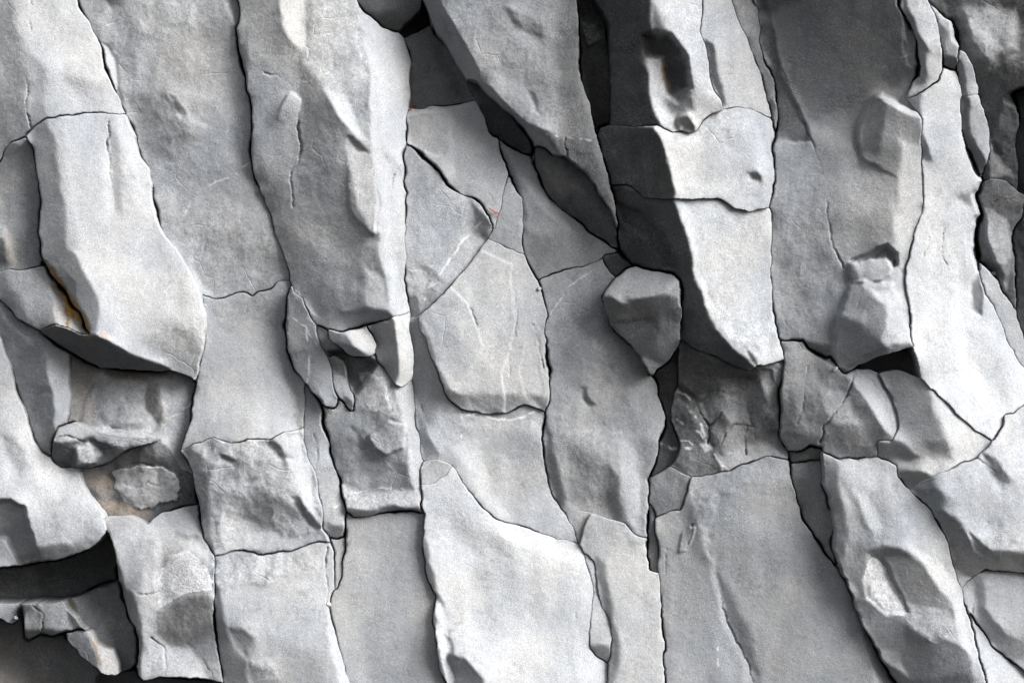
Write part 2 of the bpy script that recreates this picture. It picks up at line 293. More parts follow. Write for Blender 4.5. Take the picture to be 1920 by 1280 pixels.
B('rock_ledge', (150,850), "dark broken ledge with a pale flat top, left of centre under the alcove", .22, -.42, 22, .42, 1.4, [
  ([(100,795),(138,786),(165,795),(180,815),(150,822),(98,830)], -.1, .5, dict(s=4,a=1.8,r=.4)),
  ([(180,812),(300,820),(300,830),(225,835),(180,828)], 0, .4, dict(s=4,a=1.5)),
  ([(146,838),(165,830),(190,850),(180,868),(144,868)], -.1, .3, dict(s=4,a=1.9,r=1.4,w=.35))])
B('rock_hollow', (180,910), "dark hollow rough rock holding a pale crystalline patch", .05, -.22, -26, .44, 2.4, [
  ([(150,895),(200,885),(215,905),(205,935),(165,915)], -.2, .25, dict(s=6,a=1.25,o=.2)),
  ([(185,935),(230,940),(285,955),(270,968),(200,965)], -.1, .15, dict(s=6,o=.22,a=1.1)),
  ([(225,870),(290,845),(300,880),(230,895)], .1, -.6, dict(s=8,a=.9))],
  [('pale_crust', [(212,880),(260,872),(300,876),(326,890),(338,915),(330,935),(290,947),(262,952),(235,940),(215,915)], 1.35, "white crystalline patch in the dark hollow")])
B('boulder', (90,950), "large pale rounded boulder at the left edge above the black cavity", -.15, .12, 25, 1.04, .55, [
  ([(-300,945),(20,938),(42,948),(52,985),(66,1020),(75,1052),(40,1058),(18,1010),(-300,1000)], .25, -.25, dict(s=6,a=.85)),
  ([(0,960),(25,945),(40,955),(20,985)], .4, -.5, dict(s=6)),
  ([(70,1030),(150,1015),(190,985),(200,1010),(110,1060),(60,1065)], 0, -.5, dict(s=10)),
  ([(40,1040),(85,1040),(80,1060),(35,1064)], .3, -.8, dict(s=5)),
  ([(-300,600),(0,640),(40,760),(20,810),(-300,830)], -.1, .1, dict(s=20)),
  ([(0,820),(30,822),(48,850),(40,890),(10,860)], .1, -.1, dict(s=10)),
  ([(55,850),(100,870),(140,885),(160,940),(120,930),(70,900)], -.2, .3, dict(s=16,a=1.05))])
B('recessed_rock', (110,1090), "black shadowed rock deep in the cavity under the pale boulder", .2, -.4, -130, .36, .9, [  # low base albedo carries the cavity's shade
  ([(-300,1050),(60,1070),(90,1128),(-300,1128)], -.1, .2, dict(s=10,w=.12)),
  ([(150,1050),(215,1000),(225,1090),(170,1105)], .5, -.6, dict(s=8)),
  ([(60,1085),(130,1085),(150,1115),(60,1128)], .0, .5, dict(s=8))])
B('boulder', (255,1010), "tall block bearing a white crust spot, right of the black cavity", .02, .04, 6, .95, .6, [
  ([(190,985),(205,998),(222,1050),(232,1100),(245,1110),(268,1180),(268,1270),(240,1270),(225,1100)], .75, -.1, dict(s=4,a=.95)),
  ([(270,1010),(285,985),(330,962),(372,950),(380,1000),(345,1000),(300,1010)], -.15, .35, dict(s=6,a=1.0,r=.3)),
  ([(300,1015),(325,1003),(365,1010),(395,1035),(400,1060),(375,1040),(340,1030),(310,1040)], .1, .55, dict(s=9,o=.06)),
  ([(265,1075),(290,1030),(312,1035),(300,1090),(295,1140),(262,1140)], -.25, .05, dict(s=6,o=.05)),
  ([(330,1115),(400,1108),(402,1170),(380,1200),(330,1215),(285,1190),(300,1150)], .12, -.35, dict(s=18,a=.62,r=1.2,o=.04)),
  ([(270,1140),(300,1140),(285,1190),(310,1205),(312,1270),(265,1275)], -.1, .1, dict(s=6,r=1)),
  ([(315,1212),(365,1208),(398,1270),(315,1270)], -.12, .25, dict(s=4,a=1.1)),
  ([(360,1210),(405,1180),(420,1280),(395,1270)], .1, -.1, dict(s=5,a=.8))],
  [('pale_crust', [(314,1038),(340,1033),(372,1045),(388,1065),(401,1090),(400,1105),(370,1108),(345,1112),(325,1118),(310,1132),(298,1136),(296,1125),(305,1110),(298,1090),(303,1068),(312,1055)], 1.45, "snowy white crust spot")])
B('stone', (8,1150), "small rounded stone wedged at the left edge below the cavity", -.05, .1, 10, .75, .4)
B('stone', (90,1160), "grey knuckle-shaped stone under the cavity roof, near the left edge", .12, -.1, 26, .52, 1.0, [
  ([(75,1135),(125,1132),(150,1165),(120,1180),(84,1180)], -.05, .25, dict(s=5)),
  ([(120,1140),(140,1150),(165,1182),(140,1184)], .4, -.2, dict(s=4)),
  ([(41,1150),(70,1145),(80,1190),(45,1200)], -.1, .1, dict(s=6,a=1.1)),
  ([(40,1182),(170,1178),(170,1210),(40,1210)], .1, -.7, dict(s=6))])
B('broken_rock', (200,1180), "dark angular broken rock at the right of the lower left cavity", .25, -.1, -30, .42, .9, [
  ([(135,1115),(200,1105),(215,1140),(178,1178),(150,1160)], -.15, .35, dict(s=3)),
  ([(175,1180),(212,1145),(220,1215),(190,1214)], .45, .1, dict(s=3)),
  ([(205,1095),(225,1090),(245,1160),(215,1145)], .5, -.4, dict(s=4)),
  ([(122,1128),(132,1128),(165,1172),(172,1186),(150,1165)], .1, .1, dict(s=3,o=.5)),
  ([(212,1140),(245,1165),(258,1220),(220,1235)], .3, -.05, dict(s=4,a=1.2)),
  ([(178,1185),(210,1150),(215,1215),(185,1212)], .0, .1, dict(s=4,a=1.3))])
B('broken_rock', (160,1215), "pale jagged jaw of rock jutting over the lower left shadow", -.05, .15, 14, .78, 1.0, [
  ([(168,1180),(182,1195),(225,1225),(225,1268),(190,1270),(180,1230)], -.35, .3, dict(s=3,o=.1)),
  ([(122,1187),(165,1185),(180,1230),(185,1265),(150,1232)], .25, -.1, dict(s=3)),
  ([(172,1195),(180,1200),(190,1250),(182,1250)], .0, .0, dict(s=2,o=.35)),
  ([(222,1230),(260,1215),(256,1255),(220,1262)], .05, .0, dict(s=4,a=.8))])
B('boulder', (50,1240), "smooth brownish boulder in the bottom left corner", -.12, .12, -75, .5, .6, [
  ([(60,1190),(125,1195),(190,1262),(180,1400),(140,1400),(110,1260),(80,1225)], .35, -.5, dict(s=18)),
  ([(-300,1170),(40,1175),(30,1215),(-300,1225)], -.1, .2, dict(s=4,o=.12)),
  ([(-300,1230),(60,1215),(100,1280),(60,1400),(-300,1400)], -.15, .3, dict(s=16,o=.08))])
B('recessed_rock', (220,1273), "black sliver of shadowed rock along the bottom edge", .2, -.4, -130, .4, .4)  # base albedo darkened to hold the shade down in this gap

# ---- second column
B('rock_column', (360,250), "broad weathered grey column with a yellowish stain, second from the left", .02, -.01, -4, .96, .8, [
  ([(145,-300),(450,-300),(440,40),(300,60),(230,100),(200,100),(170,40)], .02, .05, dict(s=25,r=1.1)),
  ([(190,80),(205,85),(218,110),(221,150),(228,185),(215,170),(200,120)], -.5, .25, dict(s=4,a=1.15,r=.2)),
  ([(300,70),(380,40),(400,120),(370,200),(320,190),(300,140)], -.05, .1, dict(s=25,a=1.12,o=.07)),
  ([(425,90),(447,60),(470,210),(470,300),(445,300),(438,190)], .22, -.05, dict(s=14)),
  ([(240,190),(300,180),(330,215),(360,260),(330,300),(270,290),(250,230)], .16, -.16, dict(s=14,r=1.2)),
  ([(310,180),(322,180),(345,215),(325,212)], .5, -.45, dict(s=4)),
  ([(320,178),(350,195),(380,235),(350,225)], -.2, .2, dict(s=10)),
  ([(285,330),(330,310),(400,340),(400,400),(310,420)], .0, .0, dict(s=20)),
  ([(420,0),(440,10),(448,45),(440,50)], -.4, .2, dict(s=3,a=1.2)),
  ([(330,430),(420,400),(520,430),(540,520),(440,540),(380,540)], .08, -.04, dict(s=20,r=1.2)),
  ([(352,470),(372,520),(400,552),(378,556),(360,520)], -.4, .2, dict(s=4)),
  ([(200,0),(240,-20),(225,10),(208,15)], .4, -.6, dict(s=4,a=.7))])
B('rock_column', (450,680), "smooth mid-height segment of the second column, below a ragged level crack", .0, .10, 0, .95, .22, [
  ([(380,555),(470,555),(540,530),(540,600),(400,610)], .02, -.02, dict(s=20,r=.7)),
  ([(500,600),(540,600),(570,715),(560,740),(520,700)], .08, .05, dict(s=18)),
  ([(345,840),(365,760),(380,690),(400,650),(400,760),(380,830)], -.0, .2, dict(s=20)),
  ([(470,760),(530,700),(556,730),(560,780),(530,815),(440,820)], -.22, .35, dict(s=16,a=1.03)),
  ([(400,740),(470,740),(470,820),(400,815)], -.05, .25, dict(s=20)),
  ([(553,735),(575,720),(575,800),(558,800)], .3, -.25, dict(s=5))])
B('rock_slab', (480,930), "knobbly dimpled segment of the second column between two level cracks", -.02, -.08, 10, .95, 2.1, [
  ([(340,840),(366,833),(405,820),(400,845),(372,880),(360,900)], .45, -.1, dict(s=6)),
  ([(375,845),(420,830),(440,840),(410,870),(385,870)], .0, .3, dict(s=8)),
  ([(495,825),(520,830),(548,860),(525,858),(505,840)], .3, -.6, dict(s=5)),
  ([(412,852),(440,864),(432,868),(415,862)], .1, -1.0, dict(s=3)),
  ([(535,815),(565,806),(580,880),(597,960),(604,992),(590,985),(560,920),(540,860)], -.4, .15, dict(s=6,r=.5)),
  ([(548,930),(562,935),(602,990),(590,992),(565,965)], .55, -.35, dict(s=4)),
  ([(362,900),(385,890),(390,1000),(402,1035),(385,1030),(370,960)], .3, .0, dict(s=8)),
  ([(470,930),(540,920),(560,960),(500,1000),(440,980)], .12, -.3, dict(s=16)),
  ([(440,985),(560,1000),(610,1000),(560,1030),(420,1040)], -.05, .15, dict(s=12,r=.8))])
B('rock_sliver', (620,930), "thin blunt-ended sliver of rock between second and third columns", -.05, .02, -6, .88, .5, [
  ([(568,720),(600,755),(606,800),(590,860),(572,840)], .12, -.2, dict(s=8)),
  ([(594,840),(625,866),(647,955),(649,1000),(610,1000),(598,930)], -.05, .08, dict(s=8)),
  ([(612,985),(650,980),(650,1010),(612,1010)], .1, -.6, dict(s=5))])
B('rock_sliver', (636,1045), "narrow pointed splinter under the blunt sliver, low in the joint", .02, .08, -10, .9, .4)
B('rock_column', (500,1150), "smooth broad base of the second column at the bottom edge", -.06, .10, 6, .98, .35, [
  ([(400,1040),(412,1100),(425,1180),(455,1230),(470,1290),(490,1400),(420,1400),(400,1280)], .42, -.02, dict(s=5,r=.2)),
  ([(402,1040),(560,1035),(600,1060),(520,1090),(420,1100)], -.05, .12, dict(s=16,r=1.6)),
  ([(430,1178),(465,1182),(474,1200),(460,1232),(445,1210)], .3, -.3, dict(s=5)),
  ([(470,1240),(500,1245),(530,1275),(520,1300),(475,1290)], .15, -.3, dict(s=8,r=1.3)),
  ([(575,1090),(615,1090),(618,1180),(612,1200),(590,1160)], -.1, .12, dict(s=14)),
  ([(612,1130),(624,1170),(656,1280),(690,1400),(660,1400),(640,1290),(618,1210)], -.55, .3, dict(s=4,a=1.1)),
  ([(500,1200),(600,1220),(620,1300),(640,1400),(520,1400)], .05, -.02, dict(s=24))])

# ---- third column
B('rock_column', (600,420), "massive ridged prow of rock with a bright white right side, third column", .18, -.08, 14, .97, .55, [
  ([(440,-300),(520,-300),(517,10),(530,60),(565,95),(560,150),(480,170),(450,110)], .12, .0, dict(s=8)),
  ([(516,-300),(575,-300),(572,90),(550,80),(528,55)], -.42, .15, dict(s=5,o=.06,a=1.05)),
  ([(572,-300),(680,-300),(684,25),(692,140),(690,200),(650,230),(600,170),(575,120)], -.02, .1, dict(s=10,r=1.2,a=1.0)),
  ([(445,90),(460,85),(470,115),(456,140)], .6, -.1, dict(s=5)),
  ([(470,170),(560,150),(565,250),(545,330),(500,330),(480,260)], .05, .02, dict(s=16)),
  ([(537,180),(545,172),(562,185),(555,215),(520,220)], -.3, .2, dict(s=4)),
  ([(570,130),(610,160),(640,240),(660,300),(700,400),(680,440),(560,380),(550,320),(565,250)], .26, -.1, dict(s=9,r=.9)),
  ([(612,170),(660,180),(670,225),(705,285),(690,270),(660,245),(630,215)], -.45, .35, dict(s=4,a=1.08)),
  ([(650,255),(660,255),(685,285),(672,285)], .6, -.5, dict(s=4)),
  ([(655,180),(690,200),(702,300),(690,275),(665,230)], .08, -.05, dict(s=5)),
  ([(650,265),(672,282),(700,290),(706,330),(708,400),(695,425),(675,395),(660,340),(652,300)], -.06, .0, dict(s=6,a=.95,o=.05)),
  ([(672,8),(690,30),(720,48),(750,62),(775,100),(775,330),(770,480),(768,590),(735,600),(722,520),(712,450),(715,380),(706,320),(698,280),(694,150),(684,80)], -.62, .15, dict(s=5,a=1.06,r=.3)),
  ([(745,70),(775,90),(775,200),(752,200),(750,140)], -.85, .1, dict(s=8)),
  ([(722,285),(752,300),(758,330),(735,320)], -.1, .0, dict(s=8,r=1)),
  ([(738,440),(762,440),(762,560),(745,520)], -.15, .05, dict(s=6)),
  ([(480,330),(545,350),(640,400),(700,450),(710,520),(720,560),(600,600),(545,520),(500,400)], .24, -.1, dict(s=14,r=.8)),
  ([(560,430),(610,420),(640,470),(600,500)], .10, .02, dict(s=16)),
  ([(600,520),(650,500),(690,540),(640,570)], .12, -.02, dict(s=14)),
  ([(520,430),(550,440),(570,520),(548,500)], .34, -.1, dict(s=14)),
  ([(690,430),(716,440),(712,455),(690,440)], .1, -.5, dict(s=4)),
  ([(690,500),(716,520),(722,560),(735,590),(690,580),(684,530)], -.05, .05, dict(s=6,o=.04)),
  ([(640,590),(690,578),(725,585),(740,600),(650,625)], .15, -.9, dict(s=5)),
  ([(545,540),(560,545),(590,595),(570,590)], -.3, .2, dict(s=5)),
  ([(650,622),(730,588),(742,602),(660,632)], .1, -1.2, dict(s=3))])
B('stone', (665,640), "brownish nose-shaped stone poking out under the third column", .1, -.25, 35, .92, .4, [
  ([(648,628),(675,612),(700,632),(706,650),(690,660),(662,652),(656,640)], -.5, .35, dict(s=4,a=1.05,o=.07)),
  ([(630,640),(660,655),(690,664),(690,676),(640,664)], .1, -1.2, dict(s=4))])
B('rock_feather', (580,680), "leaf-shaped slab tip hanging below the third column", .12, -.12, 22, .85, .5, [
  ([(545,600),(590,600),(612,680),(590,700),(560,690)], .15, -.05, dict(s=14)),
  ([(595,720),(625,720),(634,762),(610,768)], -.2, -.15, dict(s=6))])
B('rock_feather', (640,720), "small split feather of rock beside the hanging leaf-shaped slab", -.15, .05, 8, .75, .4, [
  ([(613,668),(645,676),(652,710),(630,700)], .2, -.5, dict(s=6,a=.7)),
  ([(645,740),(662,750),(664,776),(650,760)], .5, -.3, dict(s=3))])
B('rock_slab', (700,850), "rough lower face of the third column with a dark hollow and white crust", .12, -.06, 0, .86, 1.2, [
  ([(612,664),(640,655),(700,672),(700,690),(670,720),(640,700)], .3, -.9, dict(s=10,a=.6)),
  ([(606,770),(665,760),(680,800),(660,850),(620,850)], .1, -.12, dict(s=14,r=.7)),
  ([(690,690),(716,688),(735,720),(750,780),(765,800),(745,790),(722,730)], -.25, .05, dict(s=6,a=.95)),
  ([(745,720),(780,712),(785,800),(795,870),(792,950),(778,950),(768,850),(755,780)], -.6, .2, dict(s=5,a=1.06,r=.3)),
  ([(690,815),(715,795),(730,790),(760,800),(755,840),(720,855),(700,845)], .0, .1, dict(s=6)),
  ([(660,800),(690,830),(720,858),(700,862),(668,835)], .2, -.5, dict(s=6)),
  ([(640,905),(680,925),(790,915),(792,952),(730,950),(690,960),(650,955)], -.05, .25, dict(s=8,r=.5,w=.25)),
  ([(650,950),(690,958),(735,948),(792,954),(792,965),(650,975)], .1, -.8, dict(s=3))],
  [('pale_crust', [(674,700),(690,698),(722,710),(728,740),(737,770),(742,786),(728,780),(712,770),(700,775),(688,760),(680,745),(682,725)], 1.45, "silvery flaking crust on the rough face")])
B('rock_sliver', (757,690), "bright white rounded rib hanging at the third column's right edge", -.65, .1, 14, 1.02, .3, [
  ([(700,600),(735,597),(743,640),(748,700),(742,722),(700,690)], .7, -.2, dict(s=4,a=.68)),
  ([(700,600),(735,600),(738,640),(705,650)], .6, -.9, dict(s=6,a=.75))])
B('rock_column', (710,1120), "plain smooth grey base of the third column beneath a sharp overhang", .0, .03, -9, .88, .18, [
  ([(650,965),(795,962),(795,1010),(650,1010)], .02, .05, dict(s=16)),
  ([(650,1020),(720,1000),(720,1100),(640,1150)], -.04, .05, dict(s=26)),
  ([(620,1130),(690,1110),(690,1300),(650,1280)], -.08, .06, dict(s=22))])

# ---- recess and prow
B('recessed_rock', (740,15), "dark smooth block in the shadowed recess at the top edge", .0, -.3, -50, .5, .3, [  # recess shade partly put into the base albedo
  ([(690,-300),(770,-300),(750,25),(700,30)], -.2, .1, dict(s=16,a=1.4)),
  ([(690,20),(760,30),(750,60),(700,40)], .1, -.6, dict(s=10))])
B('recessed_rock', (790,35), "black shadowed sliver at the top of the narrow chasm", -.7, -.3, -120, .35, .3)  # chasm shade painted in through a dark base albedo
B('recessed_rock', (810,130), "grey recessed panel inside the triangular chasm, above the central mosaic", .05, .12, -60, .72, .5, [
  ([(765,165),(860,150),(890,185),(890,195),(770,205)], .05, -.2, dict(s=6,a=.85)),
  ([(800,50),(830,90),(860,150),(885,190),(850,190),(820,110)], .3, -.2, dict(s=16,a=.5)),
  ([(770,90),(800,75),(810,120),(775,155)], -.15, .25, dict(s=14,a=1.1))])
B('rock_column', (990,140), "big slanting grey prow with a dark left edge, upper centre", .0, .02, 35, .8, 1.0, [
  ([(780,-300),(822,-300),(824,0),(841,34),(856,59),(878,97),(894,125),(902,150),(940,186),(975,225),(1022,245),(1030,262),(1050,290),(1060,305),(1000,300),(880,210),(780,0)], 2.0, -.9, dict(s=3,a=.75,r=.5)),
  ([(1022,245),(1030,250),(1055,290),(1062,312),(1000,275)], 1.2, -.9, dict(s=4,a=.9)),
  ([(826,-300),(1090,-300),(1085,60),(1000,80),(880,80)], .02, .05, dict(s=30)),
  ([(946,15),(962,30),(1000,60),(1012,72),(1000,65),(965,40)], .2, -.6, dict(s=6)),
  ([(955,25),(1005,45),(1016,75),(985,50)], .22, -.15, dict(s=12)),
  ([(990,170),(1000,175),(1010,210),(1000,205)], .3, -.1, dict(s=6)),
  ([(1060,-300),(1090,-300),(1090,130),(1110,220),(1130,300),(1160,430),(1120,360),(1060,260),(1040,130)], -.02, -.05, dict(s=22,a=.5)),
  ([(1020,250),(1110,265),(1150,400),(1090,320),(1050,290)], .05, -.15, dict(s=8,a=.5,r=1.3)),
  ([(900,130),(960,190),(1000,230),(1020,200),(950,130)], -.1, .1, dict(s=18))])
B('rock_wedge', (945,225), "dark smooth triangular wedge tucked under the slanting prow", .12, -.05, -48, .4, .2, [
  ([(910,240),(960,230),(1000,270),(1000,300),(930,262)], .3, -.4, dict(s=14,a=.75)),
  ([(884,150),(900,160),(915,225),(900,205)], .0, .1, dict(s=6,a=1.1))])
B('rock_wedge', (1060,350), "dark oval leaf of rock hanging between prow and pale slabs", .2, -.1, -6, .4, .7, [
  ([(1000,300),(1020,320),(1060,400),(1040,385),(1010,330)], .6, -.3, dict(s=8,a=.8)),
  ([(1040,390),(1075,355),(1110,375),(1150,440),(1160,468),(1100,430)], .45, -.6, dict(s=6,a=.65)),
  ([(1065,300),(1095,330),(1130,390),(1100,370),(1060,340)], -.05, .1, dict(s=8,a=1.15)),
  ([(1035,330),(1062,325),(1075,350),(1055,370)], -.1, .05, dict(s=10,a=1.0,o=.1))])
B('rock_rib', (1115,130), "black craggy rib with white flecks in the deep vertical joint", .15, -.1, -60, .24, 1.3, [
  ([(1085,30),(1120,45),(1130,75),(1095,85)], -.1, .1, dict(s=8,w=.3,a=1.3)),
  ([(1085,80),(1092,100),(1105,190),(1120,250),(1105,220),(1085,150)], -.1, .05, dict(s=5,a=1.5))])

# ---- bright column, upper right centre
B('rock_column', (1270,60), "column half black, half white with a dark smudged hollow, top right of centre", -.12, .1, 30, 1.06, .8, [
  ([(1100,-300),(1217,-300),(1217,30),(1222,70),(1215,110),(1216,180),(1228,215),(1240,240),(1100,250)], .62, -.12, dict(s=4,a=.25,r=1.2)),  # black rock, with shade of the left-facing flank painted in
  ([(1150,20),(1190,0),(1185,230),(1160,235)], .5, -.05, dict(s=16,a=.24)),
  ([(1217,-300),(1316,-300),(1314,60),(1325,100),(1335,160),(1320,215),(1300,200),(1290,120),(1262,70),(1230,60)], -.22, .12, dict(s=8,a=1.05)),
  ([(1222,15),(1238,20),(1252,65),(1240,70),(1224,60)], .1, -.1, dict(s=8,a=.7)),
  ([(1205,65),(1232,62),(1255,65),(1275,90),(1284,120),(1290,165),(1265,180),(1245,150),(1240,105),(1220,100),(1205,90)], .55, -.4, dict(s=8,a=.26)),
  ([(1206,112),(1236,100),(1248,140),(1256,172),(1225,190),(1216,160)], -.1, .1, dict(s=6,a=.8,o=.05)),
  ([(1240,102),(1246,120),(1256,170),(1250,172),(1240,130)], .2, .0, dict(s=2,o=.55,a=.9)),
  ([(1255,180),(1298,165),(1300,200),(1268,215),(1245,200)], .25, -.2, dict(s=10,a=.62)),
  ([(1222,190),(1245,190),(1270,235),(1262,246),(1236,232)], -.3, .2, dict(s=6,a=1.0,r=1.4)),
  ([(1272,220),(1290,214),(1304,232),(1305,250),(1280,248)], .25, -.5, dict(s=6,a=.5)),
  ([(1305,190),(1350,170),(1356,205),(1320,222),(1305,215)], -.2, -.1, dict(s=8))])
B('rock_slab', (1390,130), "pale upright slab in the upper right centre, beside the black-and-white column", -.2, .1, 10, 1.0, .45, [
  ([(1322,75),(1335,85),(1345,130),(1356,195),(1340,170),(1328,130)], .6, -.1, dict(s=5,a=.6)),
  ([(1375,-20),(1400,60),(1440,190),(1445,225),(1420,210),(1395,130)], -.35, .12, dict(s=10))])
B('rock_sliver', (1442,180), "slim curved sliver in the joint left of the dark smooth panel", .1, .05, -8, .75, .5, [
  ([(1380,-100),(1405,-50),(1420,30),(1424,85),(1395,60),(1375,0)], -.2, .1, dict(s=5,a=.95,r=1)),
  ([(1440,120),(1456,200),(1452,250),(1445,200)], .2, -.1, dict(s=5,a=.9))])
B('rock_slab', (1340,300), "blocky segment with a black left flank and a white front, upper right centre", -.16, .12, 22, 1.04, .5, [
  ([(1100,230),(1225,238),(1236,262),(1252,300),(1258,330),(1268,372),(1272,400),(1100,400)], .75, -.2, dict(s=3,a=.25,r=1.2)),  # black flank albedo, deepened further to stand for cleft shade
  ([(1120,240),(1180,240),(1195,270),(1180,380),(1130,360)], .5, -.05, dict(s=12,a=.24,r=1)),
  ([(1228,240),(1300,250),(1340,215),(1370,205),(1400,215),(1395,260),(1300,270),(1250,265)], -.2, .3, dict(s=8,r=1.3,a=1.03)),
  ([(1270,290),(1400,260),(1430,330),(1400,350),(1280,330)], -.08, .05, dict(s=14)),
  ([(1400,210),(1446,225),(1450,280),(1448,380),(1432,370),(1425,300)], -.35, .15, dict(s=8,a=1.05)),
  ([(1405,325),(1418,322),(1428,330),(1424,338),(1410,336)], .3, -.6, dict(s=3,a=.55))])
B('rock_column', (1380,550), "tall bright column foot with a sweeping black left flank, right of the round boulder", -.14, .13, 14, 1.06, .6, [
  ([(1100,340),(1262,366),(1275,400),(1282,430),(1294,455),(1296,490),(1304,535),(1322,575),(1330,612),(1350,625),(1372,655),(1400,672),(1420,692),(1380,700),(1100,690)], .8, -.32, dict(s=4,a=.31,r=1.0)),  # sweeping flank: dark rock plus painted shade in one albedo
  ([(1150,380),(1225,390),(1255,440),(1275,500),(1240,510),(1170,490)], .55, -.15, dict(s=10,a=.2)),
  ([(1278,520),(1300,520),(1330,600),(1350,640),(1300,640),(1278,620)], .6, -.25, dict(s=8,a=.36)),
  ([(1262,368),(1290,375),(1310,500),(1340,590),(1322,570),(1300,500),(1284,430)], -.4, .15, dict(s=5,a=1.06)),
  ([(1300,520),(1340,560),(1400,640),(1420,680),(1395,670),(1350,615)], -.2, .25, dict(s=8,r=1.6)),
  ([(1310,380),(1440,380),(1440,520),(1330,520)], -.1, .1, dict(s=24)),
  ([(1380,610),(1450,590),(1468,670),(1420,682)], -.1, .15, dict(s=12,r=1.3)),
  ([(1400,655),(1412,662),(1418,680),(1408,676)], .6, -.4, dict(s=3))])
B('boulder', (1210,600), "rounded dark boulder with a paler cap wedged at the centre right", .2, -.28, 40, .46, .35, [
  ([(1120,555),(1150,520),(1185,495),(1270,505),(1278,530),(1250,548),(1225,552),(1195,558),(1172,570),(1150,556)], -.08, .55, dict(s=4,a=1.45,r=.7)),  # cap albedo raised to paint light from above
  ([(1240,540),(1275,520),(1280,560),(1255,556)], -.05, .1, dict(s=5)),
  ([(1125,555),(1150,560),(1172,570),(1160,605),(1145,610)], .3, -.1, dict(s=4,a=1.1)),
  ([(1172,568),(1225,553),(1260,556),(1276,620),(1230,600),(1180,600),(1150,610)], .3, -.45, dict(s=6,a=.9)),
  ([(1150,608),(1230,602),(1222,620),(1232,640),(1210,670),(1180,640)], .25, -.2, dict(s=6)),
  ([(1220,598),(1236,592),(1228,606),(1234,622),(1222,610)], .7, -.3, dict(s=4,a=.8)),
  ([(1240,600),(1276,600),(1270,650),(1240,690),(1232,640)], -.02, -.35, dict(s=10)),
  ([(1205,670),(1240,680),(1232,700),(1218,702)], -.1, .0, dict(s=4,a=1.1))])
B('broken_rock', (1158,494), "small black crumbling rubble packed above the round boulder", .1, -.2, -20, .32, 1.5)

# ---- the mosaic in the middle
B('rock_slab', (850,280), "pale flat-topped slab with a smooth scallop, top of the central mosaic", .02, .06, 0, .98, .3, [
  ([(760,205),(847,195),(893,188),(897,196),(850,205),(765,218)], -.1, .9, dict(s=3,a=1.05)),
  ([(765,220),(845,208),(850,235),(845,275),(815,295),(775,270)], .1, .0, dict(s=4,a=.92)),
  ([(846,208),(856,215),(852,270),(840,285),(844,240)], -.3, .15, dict(s=4)),
  ([(830,310),(860,290),(850,335),(840,340)], -.25, .1, dict(s=8)),
  ([(890,195),(935,270),(955,330),(930,310),(905,245)], .05, .0, dict(s=12)),
  ([(880,360),(920,330),(945,360),(930,410),(910,390)], .05, .15, dict(s=14))])
B('rock_slab', (950,440), "narrow triangular chip between two cracks, just above the central kite slab", .05, .05, -4, .9, .4)
B('rock_slab', (830,450), "pale speckled slab left of the kite slab, under the zigzag crack", -.02, .04, -8, .98, .8, [
  ([(885,380),(925,420),(912,450),(890,440),(895,410)], .5, -.4, dict(s=6,a=.75,o=.04)),
  ([(765,280),(790,290),(800,360),(775,400),(762,330)], .1, .0, dict(s=14)),
  ([(760,500),(800,490),(840,530),(790,590),(765,580)], .08, -.08, dict(s=10,r=1.6,w=.12)),
  ([(763,555),(782,560),(785,592),(768,598)], .4, -.2, dict(s=4))])
B('rock_slab', (920,620), "large kite-shaped pale slab with fine flake lines, centre of the photo", -.06, .06, 1, 1.02, .45, [
  ([(784,592),(797,637),(809,672),(825,709),(834,734),(850,757),(868,752),(840,725),(820,680),(800,620)], .25, -.1, dict(s=4)),
  ([(835,734),(880,742),(870,765),(850,762)], .1, -.5, dict(s=4)),
  ([(880,740),(990,735),(985,758),(950,772),(890,770)], .1, -.28, dict(s=8,r=.9)),
  ([(800,590),(850,560),(860,620),(820,660)], .05, .0, dict(s=16,r=.8)),
  ([(960,480),(1000,520),(1012,600),(968,620),(962,540)], -.12, .05, dict(s=8)),
  ([(985,640),(1020,640),(1030,740),(1005,760),(990,710)], -.1, .1, dict(s=10)),
  ([(995,745),(1030,740),(1025,775)], .2, -.2, dict(s=4))])
B('rock_slab', (960,870), "pale slab under the kite slab, edged by a dark strip on its left", -.07, .10, -3, 1.0, .4, [
  ([(765,590),(787,600),(800,640),(830,715),(850,760),(880,775),(870,785),(845,790),(830,770),(812,790),(795,800),(776,740)], .28, -.08, dict(s=5,a=.85)),
  ([(778,760),(800,800),(808,825),(822,850),(795,865),(785,820)], .3, -.1, dict(s=4,a=.85)),
  ([(840,780),(930,785),(1015,775),(1010,800),(880,815)], -.05, .15, dict(s=10,r=1.2)),
  ([(850,830),(890,830),(930,930),(960,970),(930,965),(880,900)], -.28, .2, dict(s=14)),
  ([(1010,820),(1030,900),(1055,955),(1080,1010),(1050,1000),(1030,950)], -.05, .1, dict(s=8)),
  ([(950,820),(1010,820),(1015,900),(970,940)], .05, -.02, dict(s=18))])
B('stone', (815,885), "small flat knob beside the lower end of the dark strip, right of the overhang", -.1, .05, 3, .95, .4)
B('rock_wedge', (1040,430), "grey tapering slab between the kite slab and the dark oval leaf", .06, -.02, -16, .85, .6, [
  ([(931,257),(960,275),(1000,300),(1010,340),(1060,400),(1110,440),(1080,440),(1020,390),(990,350),(960,300)], -.25, .2, dict(s=7,a=1.1)),
  ([(935,262),(955,300),(978,360),(990,400),(984,410),(975,370),(950,310)], .5, -.1, dict(s=4,a=.7)),
  ([(990,430),(1080,450),(1130,470),(1120,485),(1030,510),(1000,500)], .1, -.15, dict(s=14)),
  ([(1040,270),(1060,260),(1080,300)], 0, 0, dict(s=4))])
